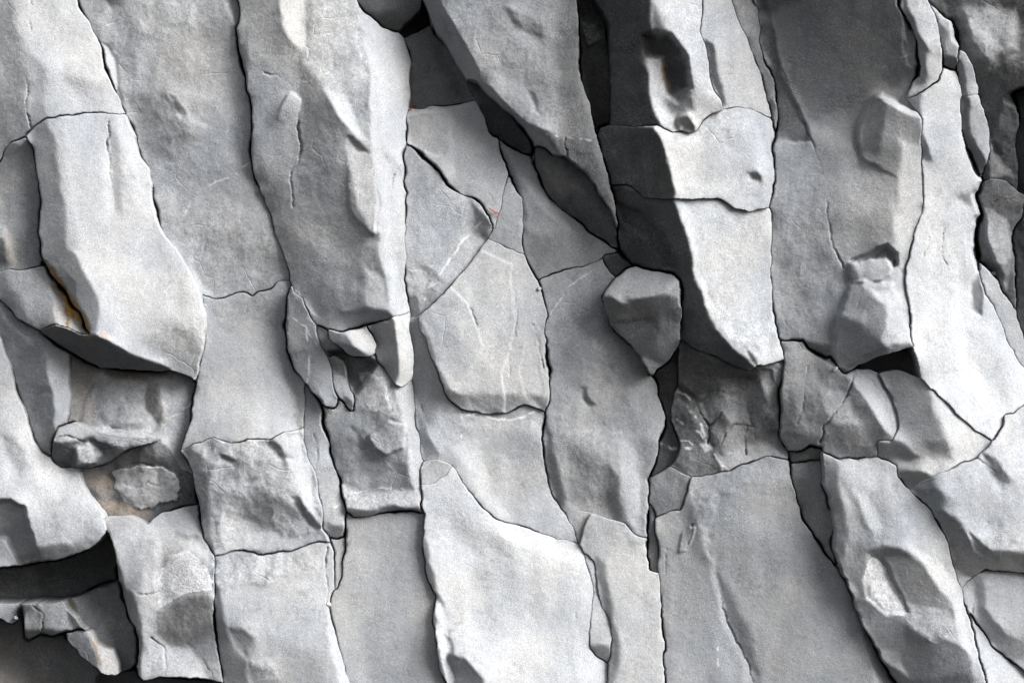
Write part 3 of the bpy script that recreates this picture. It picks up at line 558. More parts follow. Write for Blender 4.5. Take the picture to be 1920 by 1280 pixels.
B('rock_slab', (1110,690), "broad grey slab curving down from the round boulder's left side", -.01, .05, -4, .86, .7, [
  ([(1035,520),(1130,492),(1130,560),(1080,600),(1040,590)], .05, .02, dict(s=16)),
  ([(1130,570),(1150,620),(1215,705),(1235,760),(1200,740),(1150,680)], -.25, .2, dict(s=12,a=1.1)),
  ([(1040,640),(1140,640),(1200,720),(1100,740),(1040,700)], .1, -.06, dict(s=22)),
  ([(1180,720),(1235,745),(1250,785),(1236,830),(1200,800)], -.15, .1, dict(s=14)),
  ([(1040,800),(1130,790),(1180,800),(1180,830),(1060,840)], -.1, .2, dict(s=14,r=1.2)),
  ([(1025,790),(1040,850),(1060,930),(1050,950),(1030,900)], .4, -.15, dict(s=6)),
  ([(1070,840),(1140,850),(1140,950),(1100,960),(1070,920)], .12, -.12, dict(s=10,r=1.1)),
  ([(1140,880),(1160,890),(1165,970),(1190,985),(1150,970),(1136,930)], .45, -.2, dict(s=7,a=.85)),
  ([(1165,820),(1190,840),(1200,920),(1195,990),(1175,960),(1165,880)], -.35, .15, dict(s=7,a=1.05)),
  ([(1205,830),(1235,830),(1216,890),(1214,1000),(1200,960)], .1, -.1, dict(s=7)),
  ([(1100,965),(1190,990),(1213,1008),(1190,1015),(1100,1000)], -.05, .1, dict(s=6,r=.4)),
  ([(1090,725),(1100,725),(1100,745),(1115,755),(1105,762),(1092,745)], .5, -.3, dict(s=3))])
B('rock_column', (960,1140), "widest brightest smooth slab at the bottom centre", -.14, .16, 2, 1.15, .2, [
  ([(790,880),(850,880),(900,960),(880,1000),(800,1000)], -.1, .06, dict(s=16,r=.5)),
  ([(860,990),(960,990),(960,1040),(880,1040)], .05, .0, dict(s=18)),
  ([(795,1000),(812,1080),(830,1130),(830,1180),(860,1260),(870,1400),(800,1400)], .45, -.05, dict(s=5,a=.9)),
  ([(812,1130),(828,1130),(838,1190),(852,1240),(856,1400),(836,1290)], -.4, .3, dict(s=5,r=1.2)),
  ([(840,1230),(870,1235),(900,1265),(915,1300),(870,1320)], .3, -.45, dict(s=5,a=.9)),
  ([(930,980),(1090,1030),(1080,1060),(940,1010)], -.08, .4, dict(s=7,a=1.04)),
  ([(880,1060),(1070,1060),(1080,1160),(900,1180)], -.03, .06, dict(s=24)),
  ([(1080,1170),(1104,1215),(1138,1250),(1136,1400),(1090,1400)], -.25, .1, dict(s=10))])
B('rock_sliver', (1125,1180), "spindle-shaped pale sliver pinched between the bright bottom slab and its neighbour", -.1, .08, 2, 1.0, .25, [
  ([(1104,1212),(1140,1208),(1148,1225),(1140,1245),(1115,1232)], .1, -.45, dict(s=4,a=.92))])
B('rock_column', (1180,1150), "smooth pale strip at the bottom, right of the spindle-shaped sliver", -.08, .07, 4, 1.0, .25, [
  ([(1095,985),(1130,965),(1190,1000),(1210,1015),(1150,1020),(1100,1030)], .0, .08, dict(s=8,r=.7)),
  ([(1112,1045),(1130,1050),(1150,1160),(1160,1220),(1150,1290),(1170,1400),(1136,1400),(1145,1220),(1128,1130)], .3, .0, dict(s=6)),
  ([(1185,1040),(1215,1065),(1236,1080),(1240,1160),(1220,1140)], -.1, .12, dict(s=10))])
B('rock_sliver', (1225,1030), "dark upright splinter in the open joint at the lower centre right", .1, .0, -12, .7, .5)

# ---- cracked dark zone
B('broken_rock', (1252,850), "small black veined block in the deep joint below the round boulder", .25, -.2, -22, .28, 1.2, [
  ([(1232,700),(1270,700),(1264,745),(1246,760)], .3, -.5, dict(s=5,a=.8))])
B('broken_rock', (1380,800), "shattered dark rock laced with white veins, under the bright column foot", .08, -.04, -8, .56, 2.2, [
  ([(1276,640),(1330,665),(1390,695),(1440,690),(1400,725),(1340,740),(1290,740),(1268,715)], .15, -.5, dict(s=10,a=.6)),
  ([(1264,745),(1300,745),(1340,800),(1355,880),(1300,890),(1270,850)], .15, -.1, dict(s=8,a=.6)),
  ([(1270,720),(1290,730),(1310,750),(1290,760),(1268,745)], .3, -.9, dict(s=4,a=.6)),
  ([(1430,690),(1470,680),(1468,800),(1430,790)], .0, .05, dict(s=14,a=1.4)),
  ([(1290,742),(1318,752),(1330,800),(1300,790)], -.25, .2, dict(s=3)),
  ([(1262,780),(1300,790),(1322,832),(1280,828)], .35, -.2, dict(s=3)),
  ([(1280,835),(1325,835),(1345,870),(1300,885),(1272,868)], -.1, .1, dict(s=3)),
  ([(1330,800),(1352,770),(1372,790),(1350,830),(1330,832)], .4, -.1, dict(s=3)),
  ([(1352,770),(1395,748),(1405,790),(1372,792)], -.2, .25, dict(s=3)),
  ([(1400,740),(1425,715),(1440,760),(1420,800),(1404,790)], .3, -.15, dict(s=3)),
  ([(1425,715),(1462,700),(1464,770),(1442,762)], -.15, .1, dict(s=4)),
  ([(1350,832),(1375,795),(1400,800),(1392,850),(1362,868)], -.1, .25, dict(s=3)),
  ([(1400,800),(1440,775),(1462,800),(1450,840),(1396,852)], .25, -.25, dict(s=4)),
  ([(1300,700),(1350,705),(1345,735),(1315,745)], .1, -.3, dict(s=4)),
  ([(1360,705),(1410,708),(1396,735),(1372,742),(1350,730)], -.2, -.1, dict(s=4)),
  ([(1312,832),(1328,826),(1338,840),(1322,846)], -.4, .3, dict(s=2,a=1.5)),
  ([(1355,760),(1360,760),(1362,770)], .1, .1, dict(s=2)),
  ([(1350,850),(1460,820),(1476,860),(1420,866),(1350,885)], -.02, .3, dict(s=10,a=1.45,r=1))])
B('rock_column', (1400,1050), "very broad smooth grey column base at the bottom right of centre", .03, .03, 0, .84, .22, [
  ([(1290,890),(1300,930),(1290,1000),(1330,1010),(1345,930),(1330,895)], -.1, .15, dict(s=10,r=1.2)),
  ([(1300,895),(1470,862),(1480,900),(1320,930)], -.02, .18, dict(s=10,r=.9)),
  ([(1220,975),(1280,960),(1290,1010),(1270,1100),(1250,1200),(1240,1090)], -.02, -.02, dict(s=14,r=.6)),
  ([(1290,930),(1310,1000),(1335,1060),(1300,1060),(1284,1000)], .2, -.05, dict(s=8)),
  ([(1324,1030),(1338,1040),(1365,1160),(1410,1245),(1415,1400),(1395,1400),(1390,1240),(1350,1160)], -.25, .05, dict(s=6)),
  ([(1340,1060),(1375,1110),(1410,1200),(1430,1300),(1412,1260),(1370,1170)], .22, -.05, dict(s=9)),
  ([(1380,960),(1460,940),(1480,1020),(1420,1060)], -.06, .08, dict(s=30,a=1.06)),
  ([(1500,960),(1540,1030),(1600,1110),(1640,1220),(1600,1220),(1540,1120)], .12, -.05, dict(s=24)),
  ([(1607,1146),(1625,1180),(1650,1230),(1680,1275),(1720,1400),(1660,1400),(1640,1260),(1620,1200)], -.6, .3, dict(s=4,a=1.15)),
  ([(1340,1180),(1370,1200),(1390,1280),(1350,1290)], -.1, .05, dict(s=10)),
  ([(1250,1210),(1330,1200),(1340,1400),(1255,1400)], -.05, .08, dict(s=20))])
B('broken_rock', (1255,925), "dim grey corner block at the upper left of the broad column base", .12, -.06, -6, .68, .8)

# ---- right side
B('rock_column', (1580,380), "wide column with a dark smooth top and a knobbed foot, right of the bright column", .06, -.02, 5, .9, .5, [
  ([(1380,-300),(1690,-300),(1720,80),(1720,130),(1690,170),(1640,180),(1590,215),(1520,240),(1490,180),(1440,60)], .30, -.30, dict(s=26,a=.62,r=.4)),  # soft albedo drop paints shade over the leaning top
  ([(1424,30),(1455,60),(1465,130),(1510,232),(1515,265),(1455,262),(1458,200),(1440,120)], .25, -.1, dict(s=5,a=.42,w=.08)),
  ([(1420,-300),(1480,-300),(1500,0),(1440,25),(1420,20)], .3, -.5, dict(s=10,a=.42)),
  ([(1690,25),(1702,40),(1706,80),(1698,70)], -.6, .3, dict(s=4)),
  ([(1505,240),(1600,205),(1650,170),(1690,150),(1700,180),(1650,180),(1610,250),(1560,280)], .0, .2, dict(s=18,a=.95)),
  ([(1455,265),(1510,265),(1545,330),(1550,400),(1500,430),(1448,400)], .05, .02, dict(s=12,a=1.06,r=.9)),
  ([(1450,400),(1550,400),(1590,520),(1560,560),(1450,560)], .14, -.06, dict(s=18,a=.92,r=1.0)),
  ([(1640,180),(1652,174),(1692,197),(1728,217),(1726,222),(1690,208),(1655,190)], -.5, 1.3, dict(s=2.5)),
  ([(1622,205),(1640,184),(1652,186),(1645,230),(1640,290),(1615,294),(1606,265),(1610,235)], .5, -.15, dict(s=7)),
  ([(1640,190),(1690,210),(1728,225),(1715,290),(1640,300)], .2, -.02, dict(s=12)),
  ([(1560,300),(1620,300),(1650,330),(1600,420),(1560,400)], .06, .05, dict(s=14,a=.96)),
  ([(1690,260),(1735,270),(1735,350),(1715,420),(1698,500),(1705,600),(1712,650),(1680,640),(1672,500),(1680,400)], -.3, .1, dict(s=8,a=1.1)),
  ([(1550,400),(1670,400),(1680,470),(1660,490),(1580,500)], .14, -.08, dict(s=12,a=.86)),
  ([(1640,475),(1660,462),(1678,475),(1680,495),(1666,486)], .2, -1.3, dict(s=3,a=.6)),
  ([(1588,490),(1640,486),(1670,478),(1680,496),(1672,525),(1640,530),(1592,532),(1584,512)], .2, .12, dict(s=4,a=.78)),
  ([(1584,500),(1600,495),(1610,525),(1592,534)], .5, -.4, dict(s=6,a=.8)),
  ([(1590,535),(1616,526),(1640,535),(1620,590),(1612,620),(1580,600),(1572,570)], .2, .25, dict(s=6,a=1.05)),
  ([(1614,528),(1650,548),(1676,535),(1676,575),(1650,570),(1640,555)], -.35, .45, dict(s=5,a=1.12)),
  ([(1630,560),(1665,570),(1672,600),(1655,630),(1640,650),(1620,620)], .2, -.1, dict(s=5,a=.9)),
  ([(1664,580),(1678,570),(1700,600),(1706,645),(1680,658),(1655,645)], -.6, .3, dict(s=5,a=1.15)),
  ([(1570,590),(1615,600),(1640,650),(1600,690),(1570,680)], .3, -.25, dict(s=10,a=.82)),
  ([(1460,560),(1540,580),(1560,650),(1540,668),(1510,650),(1465,630)], .1, .0, dict(s=14,r=1.0)),
  ([(1505,640),(1560,645),(1570,675),(1540,670)], .2, -.8, dict(s=5,a=.75)),
  ([(1580,690),(1620,668),(1660,655),(1710,640),(1712,660),(1620,690)], .15, -1.0, dict(s=4))])
B('recessed_rock', (1680,680), "black shadowed pocket of rock under the knobbed column foot", .3, -.9, -60, .5, .4)  # pocket's shade put into its dark base albedo
B('boulder', (1560,780), "angular grey block with a pale leaf-shaped facet, right of the shattered dark rock", .1, -.06, 6, .8, 1.0, [
  ([(1584,702),(1604,693),(1645,700),(1670,745),(1684,790),(1680,828),(1655,800),(1635,770),(1612,735)], -.42, .2, dict(s=4,a=1.18,r=.3)),
  ([(1462,750),(1490,740),(1490,820),(1465,815)], .3, -.2, dict(s=8)),
  ([(1600,750),(1640,775),(1670,825),(1640,830),(1600,800)], .28, -.22, dict(s=8,a=.9)),
  ([(1470,640),(1510,640),(1550,680),(1560,740),(1500,740)], .0, .05, dict(s=16)),
  ([(1540,668),(1565,684),(1580,702),(1560,690)], -.3, .5, dict(s=4)),
  ([(1480,815),(1540,815),(1600,830),(1640,835),(1640,860),(1480,848)], .1, -.35, dict(s=8)),
  ([(1550,730),(1600,740),(1600,790),(1560,800)], -.05, .12, dict(s=10)),
  ([(1500,740),(1530,720),(1550,770),(1520,800)], .3, -.1, dict(s=6)),
  ([(1535,690),(1580,705),(1560,735),(1530,725)], .25, -.05, dict(s=6)),
  ([(1560,800),(1600,795),(1625,830),(1570,840)], .2, -.25, dict(s=6))])
B('stone', (1510,855), "small dark cube-like stone in the joint below the angular block", .1, -.2, -15, .5, .9)
B('rock_wedge', (1520,930), "slender dark grey wedge standing in the joint left of the leaning boulder", .12, .05, -16, .72, .35, [
  ([(1481,870),(1505,875),(1520,960),(1560,1030),(1584,1087),(1540,1030),(1505,970)], .3, .05, dict(s=8,a=.85)),
  ([(1482,868),(1542,865),(1542,900),(1486,895)], .0, .15, dict(s=8,w=.15))])
B('boulder', (1650,960), "long leaning boulder with a white crust lens, lower right", -.05, .08, 25, .95, .5, [
  ([(1545,862),(1575,862),(1570,900),(1590,1000),(1575,1060),(1558,1020),(1560,960),(1545,920)], .3, .0, dict(s=6,a=.9)),
  ([(1570,860),(1640,860),(1670,900),(1640,920),(1590,900)], -.1, .2, dict(s=10)),
  ([(1585,910),(1605,920),(1630,970),(1650,1000),(1620,990),(1598,950)], .12, .05, dict(s=8)),
  ([(1605,918),(1640,950),(1655,1000),(1640,1000),(1615,950)], -.3, .15, dict(s=6)),
  ([(1655,890),(1700,920),(1755,985),(1770,1060),(1720,1020),(1670,950)], -.15, .1, dict(s=10)),
  ([(1630,1040),(1650,1026),(1690,1028),(1710,1045),(1680,1044),(1650,1045)], .1, -.9, dict(s=6,a=.85)),
  ([(1640,1042),(1700,1040),(1730,1060),(1780,1110),(1786,1160),(1760,1170),(1705,1150),(1680,1100),(1655,1060)], .2, -.12, dict(s=5,a=.82)),
  ([(1580,1060),(1625,1030),(1628,1090),(1640,1130),(1610,1120)], .2, -.02, dict(s=8,a=.9)),
  ([(1600,1120),(1650,1130),(1700,1165),(1690,1240),(1640,1210)], .15, -.06, dict(s=12,a=.85)),
  ([(1700,1165),(1770,1195),(1820,1220),(1822,1262),(1780,1275),(1720,1290),(1690,1240)], .3, -.3, dict(s=6,a=.72)),
  ([(1700,1130),(1780,1150),(1790,1185),(1740,1200),(1705,1170)], .0, .05, dict(s=6,r=1.2)),
  ([(1640,1230),(1720,1280),(1830,1262),(1840,1400),(1700,1400)], .1, -.7, dict(s=8)),
  ([(1700,1020),(1770,1060),(1800,1110),(1815,1200),(1826,1240),(1800,1200),(1786,1130),(1740,1070)], -.5, .15, dict(s=5,a=1.05)),
  ([(1655,1050),(1665,1060),(1702,1140),(1694,1130),(1672,1090)], .8, -.2, dict(s=3,a=.7))],
  [('pale_crust', [(1632,1046),(1645,1050),(1660,1068),(1674,1092),(1688,1120),(1700,1148),(1690,1153),(1665,1148),(1652,1130),(1628,1120),(1630,1100),(1624,1085),(1625,1062)], 1.75, "white granular crust lens")])
B('boulder', (1740,790), "smooth rounded grey block to the left of the long diagonal crack, right side", -.02, .1, 9, .98, .4, [
  ([(1650,700),(1720,705),(1745,740),(1765,800),(1780,840),(1720,850),(1690,830),(1680,770)], .22, .02, dict(s=12,a=.84)),
  ([(1745,730),(1780,765),(1850,820),(1840,850),(1790,870),(1778,830),(1760,780)], -.3, .2, dict(s=7,a=1.05)),
  ([(1644,828),(1690,830),(1720,858),(1645,860)], .3, -.7, dict(s=6,a=.75)),
  ([(1740,830),(1775,820),(1780,845),(1740,852)], .25, -.3, dict(s=5)),
  ([(1680,862),(1730,856),(1800,866),(1750,890),(1700,880)], -.1, .4, dict(s=6)),
  ([(1684,880),(1740,888),(1720,910),(1700,915)], .3, -.7, dict(s=6,a=.8))])
B('rock_slab', (1780,420), "tall bright white slab sweeping down the right side", -.22, .14, 10, 1.2, .35, [
  ([(1700,190),(1735,160),(1725,215),(1735,290),(1728,260)], .3, -.2, dict(s=5,a=.8)),
  ([(1730,160),(1790,135),(1800,200),(1800,260),(1760,300),(1735,280)], -.18, .12, dict(s=12)),
  ([(1727,260),(1740,275),(1745,300),(1730,300)], .3, -.2, dict(s=4)),
  ([(1795,265),(1830,320),(1842,345),(1825,365),(1800,330)], -.3, .02, dict(s=7)),
  ([(1800,370),(1840,340),(1836,375),(1815,385)], .1, -.4, dict(s=6)),
  ([(1740,420),(1800,400),(1810,500),(1780,560),(1750,520)], -.15, .05, dict(s=18,r=.6)),
  ([(1790,480),(1800,540),(1820,660),(1870,760),(1850,770),(1800,700),(1785,600)], -.32, .15, dict(s=8)),
  ([(1808,620),(1850,620),(1900,700),(1890,760),(1850,720),(1820,680)], -.08, .05, dict(s=12,a=.97)),
  ([(1820,535),(1836,515),(1842,550),(1838,588),(1822,580)], .2, -.1, dict(s=4,a=.62)),
  ([(1712,420),(1740,430),(1745,600),(1725,700),(1712,640),(1705,540)], -.12, .1, dict(s=12))])
B('rock_slab', (1728,90), "upright pale rib with a shaded left side, top right beside the dark panel", -.1, .1, 14, 1.0, .5, [
  ([(1680,-300),(1700,-300),(1700,10),(1715,50),(1740,90),(1742,110),(1738,160),(1715,175),(1718,100),(1695,40)], .6, -.15, dict(s=5,a=.72)),
  ([(1700,-300),(1740,-300),(1745,20),(1765,90),(1750,90),(1730,60)], -.15, .15, dict(s=8)),
  ([(1738,105),(1768,110),(1765,140),(1735,165)], -.3, .2, dict(s=5)),
  ([(1705,165),(1740,150),(1760,150),(1700,184)], -.05, .5, dict(s=4))])
B('stone', (1780,75), "rounded pale stone high in the joint, topmost of the chain at the top right", .0, .02, -6, .85, .6, [
  ([(1757,40),(1772,50),(1775,115),(1766,115)], .5, -.1, dict(s=5,a=.8)),
  ([(1768,100),(1797,108),(1790,132),(1768,126)], .2, -.7, dict(s=4,a=.6))])
B('stone', (1815,140), "slim pale stone in the joint, middle of the chain at the top right", -.1, .02, -4, .9, .5, [
  ([(1796,110),(1808,115),(1815,178),(1803,176)], .5, -.1, dict(s=5,a=.75))])
B('stone', (1830,240), "long pale stone in the joint, lowest of the chain at the top right", -.1, .02, -4, .92, .5, [
  ([(1803,182),(1816,185),(1818,250),(1845,300),(1848,330),(1820,295),(1806,250)], .7, -.3, dict(s=5,a=.6))])
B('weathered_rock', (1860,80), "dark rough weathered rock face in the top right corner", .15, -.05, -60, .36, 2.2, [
  ([(1745,-300),(1800,-300),(1800,90),(1780,30)], .4, -.3, dict(s=10,a=.6)),
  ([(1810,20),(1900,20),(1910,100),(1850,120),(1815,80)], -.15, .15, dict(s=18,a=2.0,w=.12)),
  ([(1830,120),(1890,130),(1880,180),(1845,190)], .3, -.4, dict(s=12,a=.7)),
  ([(1860,190),(1905,200),(1910,240),(1880,280),(1860,260)], .05, .05, dict(s=8,a=1.1)),
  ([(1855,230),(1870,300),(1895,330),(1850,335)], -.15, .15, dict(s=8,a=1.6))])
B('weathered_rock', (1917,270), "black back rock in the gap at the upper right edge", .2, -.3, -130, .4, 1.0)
B('weathered_rock', (1870,450), "dark stump of rock with a pale streak beside the white slab, right edge", .1, -.05, -45, .5, 1.3, [
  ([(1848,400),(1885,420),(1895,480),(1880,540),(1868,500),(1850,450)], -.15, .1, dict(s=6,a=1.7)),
  ([(1825,410),(1845,410),(1850,490),(1828,480)], .4, -.2, dict(s=6,a=.7)),
  ([(1845,480),(1880,500),(1885,530),(1850,500)], .4, -.8, dict(s=6,a=.6))])
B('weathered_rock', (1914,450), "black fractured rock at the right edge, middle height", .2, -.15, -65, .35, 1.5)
B('rock_sliver', (1870,560), "long pale tapering sliver hugging the white slab at the right edge", -.02, .05, 2, .9, .4, [
  ([(1832,488),(1850,500),(1885,555),(1910,600),(1960,720),(1930,700),(1890,620),(1850,540)], -.1, .1, dict(s=10,a=1.05))])
B('boulder', (1830,970), "broad pale bulging boulder at the right edge, above the lower right block", -.12, .14, 16, 1.02, .7, [
  ([(1708,918),(1750,915),(1790,930),(1760,960),(1725,935)], .35, -.25, dict(s=7,a=.85)),
  ([(1750,955),(1800,975),(1815,1010),(1850,1030),(2300,1050),(2300,1120),(1800,1080),(1778,1010)], .25, -.7, dict(s=7,a=.75,o=.06)),
  ([(1780,920),(1850,900),(1880,940),(1820,960)], -.15, .05, dict(s=14)),
  ([(1810,970),(1840,965),(1900,1000),(2300,1020),(2300,1045),(1850,1020)], -.05, .25, dict(s=8,r=1.2)),
  ([(1840,850),(1870,870),(1890,900),(1880,915),(1850,880)], .25, -.2, dict(s=7)),
  ([(1870,800),(2300,760),(2300,960),(1900,950),(1890,880)], -.22, .18, dict(s=14,a=1.04))])
B('rock_slab', (1880,1150), "smooth grey-blue block with a shaded lower rim, bottom right corner area", -.05, .08, 8, .95, .3, [
  ([(1810,1100),(1826,1090),(1830,1145),(1815,1145)], -.1, .1, dict(s=3)),
  ([(1828,1090),(1845,1080),(1850,1150),(1885,1190),(2300,1250),(2300,1330),(1880,1230),(1835,1170)], .3, -.15, dict(s=6,a=.82)),
  ([(1838,1140),(1850,1145),(1888,1190),(1880,1195),(1848,1160)], .4, -.4, dict(s=4))])
B('rock_slab', (1870,1260), "pale strip of slab in the bottom right corner, below the grey-blue block", -.22, .15, -4, 1.05, .35)

STAIN_SHADE_DARK, STAIN_LIT_PALE = 0.62, 1.25     # facet tones kept
WC_OPEN, WC_TIGHT = 0.025, 0.25          # how strongly neighbouring rocks stay level across an open or a tight joint
# ledges, chips and hollows inside a rock: (outline, height px, edge px, fade from -> to or None)
STEPS = [
 ([(1640,179),(1652,174),(1692,198),(1728,216),(1740,260),(1740,340),(1690,340),(1640,310),(1617,296),(1607,268),(1610,240),(1622,208)], 20.0, 3.5, ((1660,230),(1700,345))),
 ([(1640,183),(1655,190),(1650,240),(1640,292),(1612,294),(1606,268),(1611,238),(1622,206)], -9.0, 10.0, None),
 ([(1596,490),(1622,478),(1640,464),(1662,458),(1680,474),(1684,496),(1676,502),(1662,480),(1642,482),(1610,494)], -16.0, 3.0, None),
 ([(1590,497),(1610,488),(1640,484),(1645,476),(1660,474),(1674,488),(1676,500),(1668,515),(1655,528),(1620,530),(1595,532)], 9.0, 3.0, None),
 ([(1592,535),(1620,526),(1640,533),(1676,530),(1682,560),(1692,600),(1720,650),(1680,670),(1640,675),(1600,700),(1560,690),(1572,600)], 14.0, 5.0, None),
 ([(537,180),(546,172),(563,186),(558,215),(535,235),(515,225)], 7.0, 2.0, ((545,180),(530,232))),
 ([(652,256),(662,256),(688,288),(672,287)], -4.4, 4.5, None),
 ([(648,300),(660,262),(702,300),(708,400),(704,440),(690,433),(672,415),(655,390)], 7.0, 3.0, ((690,430),(680,270))),
 ([(618,662),(640,655),(690,668),(705,680),(694,700),(668,738),(652,722),(640,692)], -36.0, 6.0, None),
 ([(692,818),(715,797),(730,790),(760,800),(755,840),(722,853),(700,842)], 8.0, 3.0, None),
 ([(660,800),(690,812),(700,850),(672,838)], -3.3, 7.5, None),
 ([(1405,325),(1418,321),(1430,330),(1424,338),(1408,336)], -3.9, 3.8, None),
 ([(1206,68),(1232,62),(1258,66),(1282,100),(1293,165),(1272,188),(1252,172),(1242,108),(1216,106)], -24.0, 9.0, None),
 ([(1272,222),(1290,214),(1306,232),(1305,262),(1270,262)], 13.0, 4.0, None),
 ([(1322,76),(1336,86),(1346,130),(1357,196),(1340,172),(1328,130)], -5.0, 6.0, None),
 ([(784,594),(900,470),(960,495),(958,550),(968,600),(957,655),(940,700),(950,790),(860,780),(800,672)], 2.6, 1.0, None),
 ([(784,594),(840,530),(880,575),(888,595),(897,616),(905,650),(880,700),(840,745),(800,672)], 2.0, 1.0, None),
 ([(985,640),(1005,622),(1014,640),(1012,690),(1022,735),(990,770),(975,700)], -1.3, 1.5, None),
 ([(765,219),(846,208),(856,220),(850,262),(830,292),(790,285),(764,265)], -2.8, 4.5, None),
 ([(1632,1042),(1650,1046),(1668,1070),(1703,1147),(1665,1151),(1626,1121),(1622,1085)], -5, 4, None),
 ([(1650,1046),(1700,1042),(1745,1070),(1790,1120),(1786,1165),(1740,1165),(1704,1148),(1670,1070)], -2, 9, None),
 ([(-300,945),(20,938),(44,950),(52,985),(66,1020),(75,1050),(40,1058),(10,1010),(-300,1000)], -16.0, 5.0, None),
 ([(300,1015),(325,1003),(365,1008),(398,1035),(405,1108),(350,1113),(300,1136),(294,1090)], -4, 9, None),
 ([(178,770),(186,735),(205,712),(236,706),(262,716),(285,712),(300,730),(303,760),(290,790),(250,800),(205,795)], 5, 8, None),
 ([(150,735),(180,698),(182,712),(160,750),(150,795),(142,795)], -5.5, 4.5, None),
 ([(212,880),(260,872),(300,876),(328,890),(340,916),(330,938),(262,954),(215,915)], 5.0, 3.0, None),
 ([(410,852),(440,864),(434,872),(414,862)], -3.3, 3.8, None),
 ([(495,824),(520,830),(550,860),(528,860),(505,842)], -5.0, 6.0, None),
 ([(430,1178),(466,1182),(474,1200),(460,1234),(445,1210)], -2.6, 9.8, None),
 ([(548,930),(560,932),(604,992),(590,994),(565,968)], -5.0, 4.5, None),
 ([(763,556),(780,558),(786,594),(764,602)], -4.4, 3.8, None),
 ([(1818,535),(1836,512),(1843,550),(1838,590),(1822,582)], -3.3, 4.5, None),
 ([(988,170),(1000,174),(1012,212),(1003,208)], -2.3, 4.9, None),
 ([(1400,-200),(1440,20),(1456,95),(1462,126),(1480,170),(1496,202),(1512,236),(1520,266),(1440,268)], -6.6, 3.0, None),
 ([(1092,726),(1100,728),(1100,744),(1116,758),(1104,764),(1093,748)], -2.6, 4.9, None),
 ([(1818,1000),(1836,1016),(1856,1034),(1846,1042),(1826,1024)], -5.5, 4.5, None),
 ([(1292,985),(1302,985),(1300,1010),(1286,1035),(1270,1035),(1278,1000)], 4.0, 1.5, None),
 ([(316,178),(326,182),(350,214),(342,220),(326,206)], -4.4, 4.5, None),
 ([(190,78),(204,84),(219,112),(222,152),(232,196),(215,172),(196,124)], -3.9, 3.0, None),
 ([(832,1190),(842,1200),(850,1245),(858,1300),(845,1300),(836,1250)], -4.4, 4.5, None),
 ([(840,1232),(868,1234),(900,1265),(920,1310),(860,1320)], -3.9, 6.0, None),
 ([(1268,716),(1290,732),(1312,752),(1296,764),(1272,748)], -7.7, 4.5, None),
 ([(1300,700),(1400,705),(1410,712),(1398,730),(1384,746),(1368,744),(1350,733),(1335,736),(1312,752),(1290,740)], -3.9, 4.5, None),
 ([(1415,690),(1470,680),(1466,740),(1455,715),(1445,692)], 4.0, 2.0, None),
 ([(1140,605),(1222,596),(1228,606),(1160,640),(1148,618)], -2.8, 4.5, None),
 ([(1060,380),(1076,356),(1112,378),(1152,446),(1165,475),(1100,435)], -5.0, 6.0, None),
 ([(1850,240),(1872,300),(1895,330),(1850,340)], 10.0, 6.0, None),
 ([(1810,20),(1900,20),(1905,90),(1850,120),(1815,80)], 12.0, 10.0, None),
 ([(1880,185),(1912,200),(1912,240),(1880,285),(1858,262)], 14.0, 6.0, None),
 ([(1848,395),(1888,415),(1898,480),(1882,545),(1866,500),(1850,450)], 16.0, 5.0, None),
 ([(135,840),(165,828),(192,848),(182,870),(144,872)], 7.0, 3.0, None),
 ([(1086,30),(1122,45),(1130,75),(1100,88)], 8.0, 4.0, None),
 ([(1150,375),(1200,395),(1240,440),(1262,500),(1250,506),(1215,450),(1170,420)], -10.0, 6.0, None),
 ([(1700,0),(1692,60),(1700,120),(1722,140),(1722,60),(1700,20)], -2.8, 3.0, None),
 ([(1840,852),(1872,868),(1895,905),(1880,918),(1852,882)], -3.9, 7.5, None),
]
# ------------------------------------------------------------------ numeric helpers
G = 2.0                                          # grid step, photo px
X0, X1, Y0, Y1 = -240.0, 2160.0, -180.0, 1460.0
NX, NY = int((X1 - X0) / G), int((Y1 - Y0) / G)

def lattice(seed, n=256):
    return np.random.RandomState(seed).rand(n, n).astype(np.float32) * 2 - 1
LATS = {}
def vnoise(x, y, wl, seed):
    if seed not in LATS: LATS[seed] = lattice(seed)
    L = LATS[seed]
    u, v = x / wl + seed * 7.31, y / wl + seed * 3.77
    iu, iv = np.floor(u).astype(np.int64), np.floor(v).astype(np.int64)
    fu, fv = (u - iu), (v - iv)
    fu = fu * fu * fu * (fu * (fu * 6 - 15) + 10); fv = fv * fv * fv * (fv * (fv * 6 - 15) + 10)
    a, b = iu & 255, iv & 255; a1, b1 = (a + 1) & 255, (b + 1) & 255
    return (L[a, b] * (1 - fu) + L[a1, b] * fu) * (1 - fv) + (L[a, b1] * (1 - fu) + L[a1, b1] * fu) * fv
def warp(x, y, k=1.0):
    dx = k * (2.2 * vnoise(x, y, 26, 11) + 1.3 * vnoise(x, y, 11, 12) + .7 * vnoise(x, y, 5, 13))
    dy = k * (2.2 * vnoise(x, y, 26, 21) + 1.3 * vnoise(x, y, 11, 22) + .7 * vnoise(x, y, 5, 23))
    return x + dx, y + dy
def dense(pts, step=1.2):
    out = []
    for (ax, ay), (bx, by) in zip(pts[:-1], pts[1:]):
        n = max(1, int(math.hypot(bx - ax, by - ay) / step))
        t = np.arange(n) / n
        out.append(np.stack([ax + (bx - ax) * t, ay + (by - ay) * t], 1))
    out.append(np.array([pts[-1]], float))
    return np.concatenate(out, 0)
